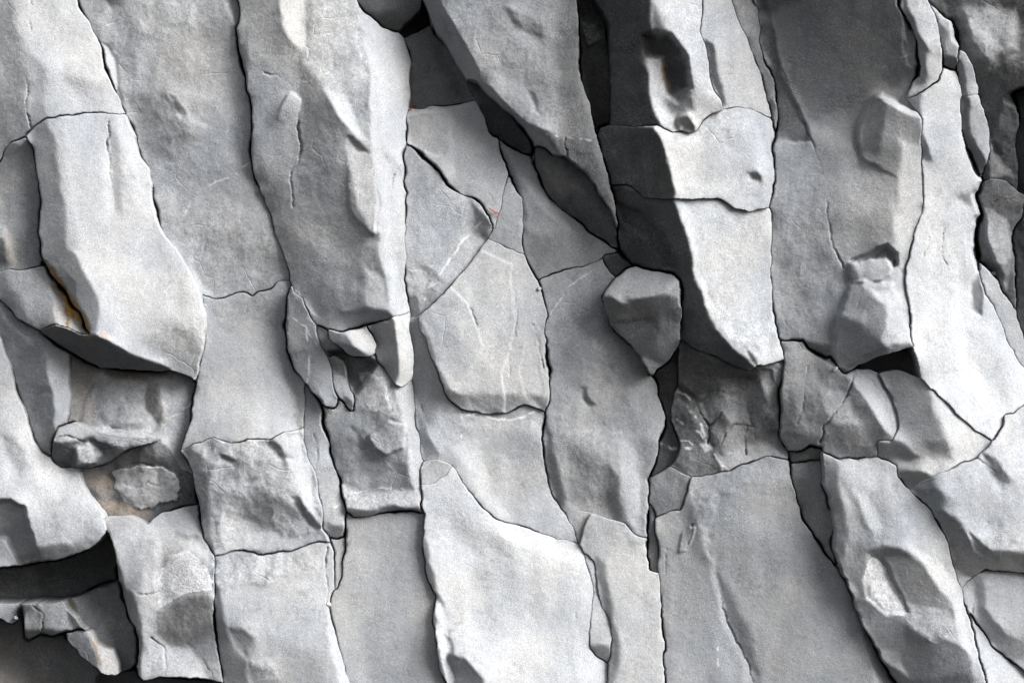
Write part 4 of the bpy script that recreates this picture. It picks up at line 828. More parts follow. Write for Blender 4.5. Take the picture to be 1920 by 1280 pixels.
def run_out(pts):
    pts = [tuple(map(float, p)) for p in pts]
    for rev in (0, 1):
        if rev: pts = pts[::-1]
        (x, y), (x2, y2) = pts[-1], pts[-2]
        if x < 0 or x > 1920 or y < 0 or y > 1280:
            d = math.hypot(x - x2, y - y2)
            pts.append((x + (x - x2) / d * 500, y + (y - y2) / d * 500))
    return pts[::-1]

# ------------------------------------------------------------------ joints -> cells
tr = {k: dense(run_out(p)) for k, (w, p) in CR.items()}
joined = {}
for k, d in tr.items():                          # close small misses where a joint should run into another
    d2 = d
    others = np.concatenate([v for q, v in tr.items() if q != k], 0)
    for end in (0, -1):
        e = d[end]
        dist = np.hypot(others[:, 0] - e[0], others[:, 1] - e[1])
        j = int(dist.argmin())
        if 0.3 < dist[j] < 16:
            seg = dense([tuple(e), tuple(others[j])])
            d2 = np.concatenate([d2, seg], 0) if end == -1 else np.concatenate([seg[::-1], d2], 0)
    joined[k] = d2
bar = np.zeros((NY, NX), bool)
groove_src = []
for k, d in joined.items():
    wx, wy = warp(d[:, 0], d[:, 1])
    fx = np.concatenate([np.linspace(a, b, 4, endpoint=False) for a, b in zip(wx[:-1], wx[1:])] + [wx[-1:]])
    fy = np.concatenate([np.linspace(a, b, 4, endpoint=False) for a, b in zip(wy[:-1], wy[1:])] + [wy[-1:]])
    ix, iy = ((fx - X0) / G).astype(int), ((fy - Y0) / G).astype(int)
    ok = (ix >= 0) & (ix < NX) & (iy >= 0) & (iy < NY)
    bar[iy[ok], ix[ok]] = True
    groove_src.append((CR[k][0], wx[::2], wy[::2], 'c'))
for kind, w, p in HL:
    d = dense(run_out(p) if kind == 'h' else [tuple(map(float, q)) for q in p])
    wx, wy = warp(d[:, 0], d[:, 1], 1.3)
    groove_src.append((w, wx[::2], wy[::2], kind))

lab = np.full(NX * NY, -1, np.int32)
flat_bar = bar.ravel()
problems = []
for bi, b in enumerate(BL):
    s = int((b['seed'][1] - Y0) / G) * NX + int((b['seed'][0] - X0) / G)
    if lab[s] != -1:
        problems.append((b['label'], BL[lab[s]]['label'])); continue
    if flat_bar[s]:
        problems.append((b['label'], 'seed on joint'))
        for o in (1, -1, NX, -NX, 2, -2, 2 * NX, -2 * NX):
            if not flat_bar[s + o] and lab[s + o] == -1: s = s + o; break
    lab[s] = bi
    q = deque([s])
    while q:
        c = q.popleft()
        cx = c % NX
        if cx > 0 and lab[c - 1] == -1 and not flat_bar[c - 1]: lab[c - 1] = bi; q.append(c - 1)
        if cx < NX - 1 and lab[c + 1] == -1 and not flat_bar[c + 1]: lab[c + 1] = bi; q.append(c + 1)
        if c >= NX and lab[c - NX] == -1 and not flat_bar[c - NX]: lab[c - NX] = bi; q.append(c - NX)
        if c < NX * (NY - 1) and lab[c + NX] == -1 and not flat_bar[c + NX]: lab[c + NX] = bi; q.append(c + NX)
for pr in problems: print('JOINT PROBLEM', pr)
lab = lab.reshape(NY, NX)
orphan = (lab < 0) & ~bar
print('unseeded cells', int(orphan.sum()))
while (lab < 0).any():
    n = lab.copy()
    for ax, sh in ((0, 1), (0, -1), (1, 1), (1, -1)):
        r = np.roll(lab, sh, ax)
        if ax == 0: r[0 if sh == 1 else -1] = -1
        else: r[:, 0 if sh == 1 else -1] = -1
        m = (n < 0) & (r >= 0)
        n[m] = r[m]
    lab = n

# ------------------------------------------------------------------ facets -> slopes
cx = X0 + (np.arange(NX) + .5) * G
cy = Y0 + (np.arange(NY) + .5) * G
P = np.zeros((NY, NX), np.float32); Q = P.copy(); Z = P.copy(); A = P + 1; RG = P.copy(); OC = P.copy(); WS = P.copy()
CRU = np.full((NY, NX), -1, np.int32)
def poly_sd(poly, x, y):
    inside = np.zeros(x.shape, bool); dist = np.full(x.shape, 1e9)
    n = len(poly)
    for i in range(n):
        ax, ay = poly[i]; bx, by = poly[(i + 1) % n]
        c = ((ay > y) != (by > y))
        with np.errstate(divide='ignore', invalid='ignore'):
            xi = (bx - ax) * (y - ay) / ((by - ay) if by != ay else 1e-9) + ax
        inside ^= c & (x < xi)
        L2 = (bx - ax) ** 2 + (by - ay) ** 2 + 1e-9
        t = np.clip(((x - ax) * (bx - ax) + (y - ay) * (by - ay)) / L2, 0, 1)
        dist = np.minimum(dist, np.hypot(x - ax - t * (bx - ax), y - ay - t * (by - ay)))
    return np.where(inside, dist, -dist)
CRUSTS = []
for bi, b in enumerate(BL):
    m = lab == bi
    if not m.any(): continue
    ys, xs = np.where(m)
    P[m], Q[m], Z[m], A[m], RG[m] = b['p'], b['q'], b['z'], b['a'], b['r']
    for poly, p, q, o in b['reg']:
        s = o.get('s', 6)
        pa = np.array(poly, float)
        sel = (cx[xs] > pa[:, 0].min() - 2 * s - 8) & (cx[xs] < pa[:, 0].max() + 2 * s + 8) & (cy[ys] > pa[:, 1].min() - 2 * s - 8) & (cy[ys] < pa[:, 1].max() + 2 * s + 8)
        yy, xx = ys[sel], xs[sel]
        if len(yy) == 0: continue
        k = min(3.0, .6 + s / 5)
        wx, wy = warp(cx[xx], cy[yy], k)
        sd = poly_sd(poly, wx, wy)
        t = np.clip(sd / (2 * s) + .5, 0, 1); t = t * t * (3 - 2 * t)
        P[yy, xx] += (p - P[yy, xx]) * t; Q[yy, xx] += (q - Q[yy, xx]) * t
        if 'a' in o and (o['a'] <= STAIN_SHADE_DARK or o['a'] >= STAIN_LIT_PALE): A[yy, xx] += (b['a'] * o['a'] - A[yy, xx]) * t
        if 'r' in o: RG[yy, xx] += (o['r'] - RG[yy, xx]) * t
        if 'o' in o: OC[yy, xx] = np.maximum(OC[yy, xx], o['o'] * t)
        if 'w' in o: WS[yy, xx] = np.maximum(WS[yy, xx], o['w'] * t)
    for name, poly, al, lb in b['crust']:
        wx, wy = warp(cx[xs], cy[ys], 1.6)
        sd = poly_sd(poly, wx, wy)
        CRU[ys[sd > 0], xs[sd > 0]] = len(CRUSTS)
        CRUSTS.append((bi, name, al, lb))

def gain(v):
    return np.sign(v) * np.maximum(1.2 * np.tanh(1.65 * np.abs(v)), np.abs(v))
P, Q = gain(P), gain(Q)
# ------------------------------------------------------------------ slopes -> relief (one least-squares surface, loose across joints)
def relief(lab, P, Q, Z, W, g, h0, iters, lam=1 / 800.0):
    sx_ = lab[:, :-1] == lab[:, 1:]; sy_ = lab[:-1] == lab[1:]
    wx = np.where(sx_, 1.0, np.minimum(W[:, 1:], W[:, :-1])); wy = np.where(sy_, 1.0, np.minimum(W[1:], W[:-1]))
    tx = g * .5 * (P[:, :-1] + P[:, 1:]) + np.where(sx_, 0, Z[:, 1:] - Z[:, :-1])
    ty = g * .5 * (Q[:-1] + Q[1:]) + np.where(sy_, 0, Z[1:] - Z[:-1])
    lz = (lam * g) ** 2
    def div(ex, ey):
        o = np.zeros_like(h0)
        o[:, :-1] -= ex; o[:, 1:] += ex; o[:-1] -= ey; o[1:] += ey
        return o
    def Aop(h): return div(wx * (h[:, 1:] - h[:, :-1]), wy * (h[1:] - h[:-1])) + lz * h
    b = div(wx * tx, wy * ty) + lz * Z
    h = h0.copy(); r = b - Aop(h)
    dg = div(np.zeros_like(wx), np.zeros_like(wy)) + lz
    dg[:, :-1] += wx; dg[:, 1:] += wx; dg[:-1] += wy; dg[1:] += wy
    z = r / dg; p = z.copy(); rz = float((r * z).sum())
    for i in range(iters):
        Ap = Aop(p); al = rz / float((p * Ap).sum())
        h += al * p; r -= al * Ap
        z = r / dg; rn = float((r * z).sum())
        if rn < 1e-9: break
        p = z + rn / rz * p; rz = rn
    return h
CW = np.full((NY, NX), WC_OPEN); cwd = np.full((NY, NX), 1e9)
for w, px_, py_, kind in groove_src:
    if kind != 'c': continue
    for x, y in zip(px_, py_):
        i0, j0 = int((x - X0) / G) - 4, int((y - Y0) / G) - 4
        if i0 < 0 or j0 < 0 or i0 + 9 > NX or j0 + 9 > NY: continue
        d = np.hypot(cx[None, i0:i0 + 9] - x, cy[j0:j0 + 9, None] - y)
        m = d < cwd[j0:j0 + 9, i0:i0 + 9]
        cwd[j0:j0 + 9, i0:i0 + 9][m] = d[m]; CW[j0:j0 + 9, i0:i0 + 9][m] = WC_TIGHT if w <= 2.6 else WC_OPEN
def pool(a, k): return a[:a.shape[0] // k * k, :a.shape[1] // k * k].reshape(a.shape[0] // k, k, a.shape[1] // k, k).mean((1, 3))
h = None
for k, it in ((8, 600), (4, 500), (2, 400), (1, 260)):
    l = lab[k // 2::k, k // 2::k][:NY // k, :NX // k] if k > 1 else lab
    Pk, Qk, Zk = (pool(P, k), pool(Q, k), Z[k // 2::k, k // 2::k][:NY // k, :NX // k]) if k > 1 else (P, Q, Z)
    if h is None: h0 = Zk.astype(np.float64)
    else:
        iy = np.minimum(np.arange(l.shape[0]) // 2, h.shape[0] - 1); ix = np.minimum(np.arange(l.shape[1]) // 2, h.shape[1] - 1)
        h0 = h[iy][:, ix]
    h = relief(l, Pk.astype(np.float64), Qk.astype(np.float64), Zk.astype(np.float64), CW[k // 2::k, k // 2::k][:l.shape[0], :l.shape[1]], G * k, h0, it)
H = h
for poly, hh_, s, fade in STEPS:
    pa = np.array(poly, float)
    mx, my = pa[:, 0].mean(), pa[:, 1].mean()
    tx_ = np.clip(((cx > pa[:, 0].min() - 3 * s - 6) & (cx < pa[:, 0].max() + 3 * s + 6)).nonzero()[0], 0, NX - 1)
    ty_ = np.clip(((cy > pa[:, 1].min() - 3 * s - 6) & (cy < pa[:, 1].max() + 3 * s + 6)).nonzero()[0], 0, NY - 1)
    i0, i1, j0, j1 = tx_[0], tx_[-1] + 1, ty_[0], ty_[-1] + 1
    gx_, gy_ = np.meshgrid(cx[i0:i1], cy[j0:j1])
    wx, wy = warp(gx_, gy_, 1.0)
    sd = poly_sd(poly, wx, wy)
    tt = np.clip(sd / (2 * s) + .5, 0, 1); tt = tt * tt * (3 - 2 * tt)
    if fade:
        (fx0, fy0), (fx1, fy1) = fade
        u = ((gx_ - fx0) * (fx1 - fx0) + (gy_ - fy0) * (fy1 - fy0)) / ((fx1 - fx0) ** 2 + (fy1 - fy0) ** 2)
        u = np.clip(u, 0, 1); tt = tt * (1 - u * u * (3 - 2 * u))
    L_ = lab[j0:j1, i0:i1]
    vals, cnt = np.unique(L_[sd > 0], return_counts=True)
    if len(vals): H[j0:j1, i0:i1] += hh_ * tt * (L_ == vals[cnt.argmax()])
print('relief range px', H.min(), H.max())

# ------------------------------------------------------------------ grid corners: outline smoothing, joint grooves, seams
VX, VY = np.meshgrid(X0 + np.arange(NX + 1) * G, Y0 + np.arange(NY + 1) * G)
big = np.full((NY + 2, NX + 2), -9, np.int32); big[1:-1, 1:-1] = lab
eh = big[1:, 1:-1] != big[:-1, 1:-1]             # edge along x between corner (j,i) and (j,i+1)
ev = big[1:-1, 1:] != big[1:-1, :-1]             # edge along y between corner (j,i) and (j+1,i)
SX, SY = VX.copy(), VY.copy()
snapd = np.full(SX.shape, 1e9)
bm = np.zeros(SX.shape, bool)
bm[:, :-1] |= eh; bm[:, 1:] |= eh; bm[:-1] |= ev; bm[1:] |= ev
for w, px_, py_, kind in groove_src:             # bring the outline of each rock onto the traced joint
    if kind != 'c': continue
    for x, y in zip(px_, py_):
        i0, j0 = int((x - X0) / G) - 2, int((y - Y0) / G) - 2
        if i0 < 1 or j0 < 1 or i0 + 6 > NX or j0 + 6 > NY: continue
        d = np.hypot(VX[j0:j0 + 6, i0:i0 + 6] - x, VY[j0:j0 + 6, i0:i0 + 6] - y)
        m = bm[j0:j0 + 6, i0:i0 + 6] & (d < snapd[j0:j0 + 6, i0:i0 + 6]) & (d < 2.4 * G)
        snapd[j0:j0 + 6, i0:i0 + 6][m] = d[m]; SX[j0:j0 + 6, i0:i0 + 6][m] = x; SY[j0:j0 + 6, i0:i0 + 6][m] = y
for it in range(5):
    nx = np.zeros_like(SX); ny = nx.copy(); nn = nx.copy()
    for S, acc in ((SX, nx), (SY, ny)):
        acc[:, :-1] += eh * S[:, 1:]; acc[:, 1:] += eh * S[:, :-1]
        acc[:-1] += ev * S[1:]; acc[1:] += ev * S[:-1]
    nn[:, :-1] += eh; nn[:, 1:] += eh; nn[:-1] += ev; nn[1:] += ev
    m = nn > 0
    m[0] = m[-1] = False; m[:, 0] = m[:, -1] = False
    SX[m] += .6 * (nx[m] / nn[m] - SX[m]); SY[m] += .6 * (ny[m] / nn[m] - SY[m])
GW = np.zeros_like(VX); GR = np.zeros_like(VX); SH = np.zeros_like(VX); VE = np.zeros_like(VX)
RAD = 16
chip = np.clip(.5 + 1.6 * vnoise(VX, VY, 38, 83) + .8 * vnoise(VX, VY, 13, 84), .1, 2.4)
wmod = np.clip(.68 + 1.15 * vnoise(VX, VY, 70, 81) + .55 * vnoise(VX, VY, 17, 82), .10, 2.0)
for w, px_, py_, kind in groove_src:
    for x, y in zip(px_, py_):
        i0, i1 = int((x - RAD - X0) / G), int((x + RAD - X0) / G) + 2
        j0, j1 = int((y - RAD - Y0) / G), int((y + RAD - Y0) / G) + 2
        if i1 <= 0 or j1 <= 0 or i0 >= NX or j0 >= NY: continue
        i0 = max(i0, 0); j0 = max(j0, 0)
        d = np.hypot(SX[j0:j1, i0:i1] - x, SY[j0:j1, i0:i1] - y)
        if kind == 'v':
            v = np.clip(1.25 - d / (w * .8), 0, 1)
            np.maximum(VE[j0:j1, i0:i1], v, out=VE[j0:j1, i0:i1]); continue
        u = wmod[min(max(int((y - Y0) / G), 0), NY - 1), min(max(int((x - X0) / G), 0), NX - 1)]
        wl = w * u
        if kind == 'c':
            k = min(.39 * wl, 1.8)                # half the open gap between two rocks
            gw = np.where(d < 3.2, k, 0)
            np.maximum(GW[j0:j1, i0:i1], gw, out=GW[j0:j1, i0:i1])
            over = max(wl - 4.0, 0)
            g = (.9 * wl + 3.5 * over) * np.clip(1.25 - d / (over * .5 + 1.0), 0, 1)
            cq = chip[min(max(int((y - Y0) / G), 0), NY - 1), min(max(int((x - X0) / G), 0), NX - 1)]
            s = .25 * w * min(cq, 1) * np.exp(-d / (.8 * w + 1.8)) + 1.0 * w * max(cq - 1.15, 0) * np.exp(-d / (1.2 * w + 1.5))
        else:
            g = (1.5 * wl + .4) * u * np.clip(1.25 - d / (wl * .35 + .9), 0, 1)
            s = .12 * wl * np.exp(-d / (1.1 * wl + 2.0))
        np.maximum(GR[j0:j1, i0:i1], g, out=GR[j0:j1, i0:i1]); np.maximum(SH[j0:j1, i0:i1], s, out=SH[j0:j1, i0:i1])
seam_gate = np.clip(.5 + 1.6 * vnoise(SX, SY, 14, 61) + .8 * vnoise(SX, SY, 5, 62), 0, 1)
VE *= seam_gate

def corner_avg(F, j, i, m):
    """mean of F over the cells round each corner that belong to the rock (m: cell mask)"""
    s = np.zeros(len(j)); n = np.zeros(len(j))
    for dj in (-1, 0):
        for di in (-1, 0):
            jj, ii = np.clip(j + dj, 0, NY - 1), np.clip(i + di, 0, NX - 1)
            ok = m[jj, ii] & (j + dj >= 0) & (j + dj < NY) & (i + di >= 0) & (i + di < NX)
            s += np.where(ok, F[jj, ii], 0); n += ok
    return s / np.maximum(n, 1)

def scallop(x, y, wl, seed):
    u, v = x / wl, y / (wl * 1.35)
    iu, iv = np.floor(u), np.floor(v)
    L1, L2, L3 = lattice(seed), lattice(seed + 1), lattice(seed + 2)
    best = np.full(x.shape, 9.0)
    for a in (-1, 0, 1):
        for b in (-1, 0, 1):
            ci, cj = (iu + a).astype(np.int64) & 255, (iv + b).astype(np.int64) & 255
            px, py = iu + a + .5 + .48 * L1[ci, cj], iv + b + .5 + .48 * L2[ci, cj]
            best = np.minimum(best, (u - px) ** 2 + (v - py) ** 2 + .35 * L3[ci, cj])
    return best
def rock_noise(x, y, r, seed):
    o = (seed % 17) * 613.0
    x = x + o; y = y + o * .7
    yy = y * .8
    n = 5.0 * vnoise(x, yy, 130, 31) + 2.9 * vnoise(x, yy, 62, 32) + 1.6 * vnoise(x, yy, 30, 33)
    qx, qy = x + 8 * vnoise(x, y, 34, 41) + 3 * vnoise(x, y, 13, 46), y + 8 * vnoise(x, y, 34, 43) + 3 * vnoise(x, y, 13, 47)
    rid = 6.0 * scallop(qx + .35 * qy, qy, 58, 91) - 2.6 * scallop(qx + .3 * qy, qy, 31, 95) + 1.5 * scallop(qx, qy, 17, 101)
    f = .75 * vnoise(x, y, 14, 34) + .45 * vnoise(x, y, 7.5, 35) + .22 * vnoise(x, y, 4.2, 36)
    e = np.maximum(r - .35, 0)
    return n * (.25 + .5 * r) + rid * np.minimum(e, 1.3) * .75 + f * (.10 + .36 * r)

# ------------------------------------------------------------------ materials
def rock_material(name, crust=False):
    m = bpy.data.materials.new(name); m.use_nodes = True
    nt = m.node_tree; N = nt.nodes; L = nt.links
    bs = N['Principled BSDF']
    def node(t, **kw):
        n = N.new(t)
        for k, v in kw.items(): setattr(n, k, v)
        return n
    def mathn(op, a, b=None, clamp=False):
        n = node('ShaderNodeMath', operation=op, use_clamp=clamp)
        for i, v in enumerate((a, b)):
            if v is None: continue
            if isinstance(v, (int, float)): n.inputs[i].default_value = v
            else: L.new(v, n.inputs[i])
        return n.outputs[0]
    def rng(v, a, b, c, d):
        n = node('ShaderNodeMapRange')
        L.new(v, n.inputs[0])
        for i, q in enumerate((a, b, c, d)): n.inputs[i + 1].default_value = q
        return n.outputs[0]
    def mix(f, a, b, mode='MIX'):
        n = node('ShaderNodeMix', data_type='RGBA', blend_type=mode)
        for s, v in ((n.inputs[0], f), (n.inputs[6], a), (n.inputs[7], b)):
            if isinstance(v, (int, float)): s.default_value = v
            elif isinstance(v, tuple): s.default_value = (*v, 1)
            else: L.new(v, s)
        return n.outputs[2]
    geo = node('ShaderNodeNewGeometry'); oi = node('ShaderNodeObjectInfo')
    off = node('ShaderNodeVectorMath', operation='ADD')
    sc = mathn('MULTIPLY', oi.outputs['Random'], 30.0)
    L.new(geo.outputs['Position'], off.inputs[0]); L.new(sc, off.inputs[1])
    def noise(scale, detail, rough=.55, dist=0.0):
        n = node('ShaderNodeTexNoise')
        n.inputs['Scale'].default_value = scale; n.inputs['Detail'].default_value = detail
        n.inputs['Roughness'].default_value = rough; n.inputs['Distortion'].default_value = dist
        L.new(off.outputs[0], n.inputs['Vector']); return n.outputs['Fac']
    def attr(nm):
        n = node('ShaderNodeAttribute', attribute_name=nm); return n.outputs['Fac']
    big_, mid_, fin_, grain = noise(2.6, 5, .6), noise(11, 6, .62, .6), noise(75, 6, .72), noise(400, 2, .7)
    col = mix(rng(big_, .35, .65, 0, 1), (.291, .304, .325), (.316, .315, .313))
    val = mathn('MULTIPLY', rng(big_, .3, .7, .88, 1.10), mathn('ADD', 1.0, mathn('MULTIPLY', rng(mid_, .3, .7, -.16, .14), attr('worn'))))
    val = mathn('MULTIPLY', val, mathn('ADD', 1.0, mathn('MULTIPLY', rng(fin_, .3, .7, -.24, .20), attr('worn'))))
    val = mathn('MULTIPLY', val, rng(grain, .3, .7, .56, 1.44))
    # dark lichen-like mottles and pale mineral bloom, both patchy
    lich = mathn('MULTIPLY', rng(noise(6.0, 8, .7), .56, .68, 0, 1), rng(noise(45, 4), .42, .6, 0, 1))
    val = mathn('MULTIPLY', val, rng(lich, 0, 1, 1.0, .68))
    stv = node('ShaderNodeVectorMath', operation='MULTIPLY'); stv.inputs[1].default_value = (9, 9, 1.1)
    L.new(off.outputs[0], stv.inputs[0])
    stn = node('ShaderNodeTexNoise'); stn.inputs['Scale'].default_value = 1.6; stn.inputs['Detail'].default_value = 5
    L.new(stv.outputs[0], stn.inputs['Vector'])
    val = mathn('MULTIPLY', val, rng(stn.outputs['Fac'], .3, .7, .92, 1.07))
    # short natural fractures
    wv = node('ShaderNodeVectorMath', operation='ADD'); nz = node('ShaderNodeTexNoise'); nz.inputs['Scale'].default_value = 5; nz.inputs['Detail'].default_value = 4
    L.new(off.outputs[0], nz.inputs['Vector'])
    wm = node('ShaderNodeVectorMath', operation='SCALE'); wm.inputs['Scale'].default_value = .09
    L.new(nz.outputs['Color'], wm.inputs[0]); L.new(off.outputs[0], wv.inputs[0]); L.new(wm.outputs[0], wv.inputs[1])
    ve = node('ShaderNodeTexVoronoi', feature='DISTANCE_TO_EDGE'); ve.inputs['Scale'].default_value = 4.2
    L.new(wv.outputs[0], ve.inputs['Vector'])
    frac = mathn('MULTIPLY', rng(ve.outputs['Distance'], .004, .016, 1, 0), rng(noise(3.3, 3), .54, .62, 0, 1))
    frac = mathn('MULTIPLY', frac, rng(attr('worn'), .6, 1.2, 0, 1))
    val = mathn('MULTIPLY', val, attr('tone'))
    col = mix(1.0, col, val, 'MULTIPLY')
    bloom = mathn('MULTIPLY', rng(noise(4.0, 6, .65), .55, .72, 0, .30), rng(noise(80, 3), .4, .62, 0, 1))
    vo = node('ShaderNodeTexVoronoi'); vo.inputs['Scale'].default_value = 130
    L.new(off.outputs[0], vo.inputs['Vector'])
    speck = mathn('MULTIPLY', rng(vo.outputs['Distance'], .12, .26, 1, 0), rng(noise(5, 3), .44, .62, 0, .85))
    salt = mathn('MULTIPLY', attr('salt'), rng(noise(70, 5, .7), .40, .58, 0, 1.6))
    white = mathn('MAXIMUM', mathn('MAXIMUM', bloom, speck), mathn('MAXIMUM', salt, mathn('MULTIPLY', attr('seam'), 1.1)), True)
    white = mathn('MAXIMUM', white, mathn('MULTIPLY', frac, .16))
    white = mathn('MULTIPLY', white, rng(attr('tone'), .25, .9, .6, 1))
    col = mix(mathn('MINIMUM', white, .9), col, (.60, .60, .60))
    oc = mathn('MULTIPLY', attr('ochre'), rng(mid_, .3, .65, .7, 1.2), True)
    och = mix(rng(fin_, .35, .65, 0, 1), (.16, .082, .018), (.36, .215, .07))
    col = mix(oc, col, och)
    if crust:
        c2 = rng(noise(38, 6, .75), .34, .66, .42, .86); c3 = rng(grain, .3, .7, .75, 1.25)
        v = mathn('MULTIPLY', mathn('MULTIPLY', c2, c3), attr('tone'))
        cc = node('ShaderNodeCombineColor')
        for i in range(3): L.new(v, cc.inputs[i])
        col = mix(1.0, cc.outputs[0], (.50, .50, .51), 'MULTIPLY')
    L.new(col, bs.inputs['Base Color'])
    bs.inputs['Roughness'].default_value = .82
    bs.inputs['Specular IOR Level'].default_value = .22
    hgt = mathn('ADD', mathn('MULTIPLY', noise(28, 6, .65), .45), mathn('ADD', mathn('MULTIPLY', fin_, .32), mathn('MULTIPLY', grain, .10)))
    hgt = mathn('SUBTRACT', hgt, mathn('MULTIPLY', frac, .35))
    if crust: hgt = mathn('ADD', hgt, mathn('MULTIPLY', noise(90, 5, .8), .6))
    bp = node('ShaderNodeBump'); bp.inputs['Strength'].default_value = .9 if crust else .72
    bp.inputs['Distance'].default_value = .010
    L.new(hgt, bp.inputs['Height']); L.new(bp.outputs[0], bs.inputs['Normal'])
    return m
MAT = rock_material('basalt')
MATC = rock_material('mineral_crust', True)

# ------------------------------------------------------------------ meshes
def to_world(x, y, hh):
    """point of the wall seen at photo pixel (x, y) and standing hh px proud of the wall plane"""
    k = 1 - hh * PX / DIST
    return (x - 960) * PX * k, -hh * PX, CAMZ - (y - 640) * PX * k
BACK = 200.0
def put_mesh(name, co, faces4, smooth, attrs, mat):
    me = bpy.data.meshes.new(name)
    nv, nf = len(co), len(faces4)
    me.vertices.add(nv); me.vertices.foreach_set('co', co.astype(np.float32).ravel())
    me.loops.add(nf * 4); me.loops.foreach_set('vertex_index', faces4.astype(np.int32).ravel())
    me.polygons.add(nf)
    me.polygons.foreach_set('loop_start', np.arange(0, nf * 4, 4, dtype=np.int32))
    me.polygons.foreach_set('use_smooth', smooth.astype(bool))
    for an, av in attrs.items():
        a = me.attributes.new(an, 'FLOAT', 'POINT'); a.data.foreach_set('value', av.astype(np.float32))
    me.materials.append(mat)
    me.update(calc_edges=True); me.validate()
    o = bpy.data.objects.new(name, me); C.objects.link(o)
    return o
def surface(mask, bi, b, whole, mat, name, lift=0.0, tone=None, skirt=True):
    ys, xs = np.where(mask)
    cid = np.concatenate([(ys) * (NX + 1) + xs, (ys + 1) * (NX + 1) + xs, (ys + 1) * (NX + 1) + xs + 1, ys * (NX + 1) + xs + 1])
    uq, inv = np.unique(cid, return_inverse=True)
    n = len(ys)
    f = np.stack([inv[:n], inv[n:2 * n], inv[2 * n:3 * n], inv[3 * n:]], 1)
    vj, vi = uq // (NX + 1), uq % (NX + 1)
    x, y = SX[vj, vi], SY[vj, vi]
    rg = corner_avg(RG, vj, vi, whole)
    hh = corner_avg(H, vj, vi, whole) + rock_noise(x, y, rg, bi * 5 + 3) - GR[vj, vi] - SH[vj, vi] + .5 * VE[vj, vi] + lift
    at = dict(tone=corner_avg(A, vj, vi, whole) if tone is None else np.full(len(uq), tone),
              ochre=corner_avg(OC, vj, vi, whole), salt=corner_avg(WS, vj, vi, whole), seam=VE[vj, vi], worn=np.clip(.3 + .75 * rg, 0, 1.3))
    ins = np.zeros(len(uq)); ox = np.zeros(len(uq)); oy = np.zeros(len(uq))
    for dj in (-1, 0):
        for di in (-1, 0):
            jj, ii = np.clip(vj + dj, 0, NY - 1), np.clip(vi + di, 0, NX - 1)
            ok = whole[jj, ii] & (vj + dj >= 0) & (vj + dj < NY) & (vi + di >= 0) & (vi + di < NX)
            ins += ok; ox += np.where(ok, cx[ii] - VX[vj, vi], 0); oy += np.where(ok, cy[jj] - VY[vj, vi], 0)
    on = np.hypot(ox, oy) + 1e-6
    k = np.where(ins < 4, GW[vj, vi], 0) / on
    x = x + ox * k; y = y + oy * k
    wx, wy, wz = to_world(x, y, hh)
    sm = np.ones(len(f), bool)
    if skirt:
        pos = {}
        E = []
        mp = np.zeros((NY + 2, NX + 2), bool); mp[1:-1, 1:-1] = whole
        lut = np.full((NY + 1) * (NX + 1), -1, np.int64); lut[uq] = np.arange(len(uq))
        ay, ax = np.where(whole)
        def grab(sel, a, c):
            yy, xx = ay[sel], ax[sel]
            E.append(np.stack([(yy + a[0]) * (NX + 1) + xx + a[1], (yy + c[0]) * (NX + 1) + xx + c[1]], 1))
        grab(~mp[ay, ax + 1], (0, 1), (0, 0)); grab(~mp[ay + 2, ax + 1], (1, 0), (1, 1))
        grab(~mp[ay + 1, ax], (0, 0), (1, 0)); grab(~mp[ay + 1, ax + 2], (1, 1), (0, 1))
        E = np.concatenate(E)
        E = E[(lut[E[:, 0]] >= 0) & (lut[E[:, 1]] >= 0)]
        bu, binv = np.unique(E.ravel(), return_inverse=True)
        base = len(uq); binv = binv.reshape(-1, 2)
        top = lut[E]
        bt = lut[bu]
        f = np.concatenate([f, np.stack([top[:, 0], base + binv[:, 0], base + binv[:, 1], top[:, 1]], 1)])
        sm = np.concatenate([sm, np.zeros(len(E), bool)])
        back = hh.min() - BACK
        wx = np.concatenate([wx, wx[bt]]); wz = np.concatenate([wz, wz[bt]]); wy = np.concatenate([wy, np.full(len(bt), -back * PX)])
        at = {k: np.concatenate([v, v[bt]]) for k, v in at.items()}
    o = put_mesh(name, np.stack([wx, wy, wz], 1), f, sm, at, mat)
    return o
GROUP = 'jointed rocks of the cliff'
for bi, b in enumerate(BL):
    whole = lab == bi
    if not whole.any(): print('EMPTY', b['label']); continue
    crust = whole & (CRU >= 0)
    o = surface(whole & ~crust, bi, b, whole, MAT, b['kind'])
    o['label'] = b['label']; o['category'] = 'rock'; o['group'] = GROUP; o['kind'] = 'thing'
    for ci, (cb, nm, al, lb) in enumerate(CRUSTS):
        if cb != bi: continue
        c = surface(whole & (CRU == ci), bi, b, whole, MATC, 'mineral_crust', lift=0.0, tone=al, skirt=False)
        c.parent = o; c['label'] = lb
    cvis = np.where(whole & (cx[None, :] > 0) & (cx[None, :] < 1920) & (cy[:, None] > 0) & (cy[:, None] < 1280))
    print('%2d %-16s cells %6d  h %.0f..%.0f  centre %d,%d' % (bi, b['kind'], whole.sum(), H[whole].min(), H[whole].max(), cx[cvis[1]].mean(), cy[cvis[0]].mean()))

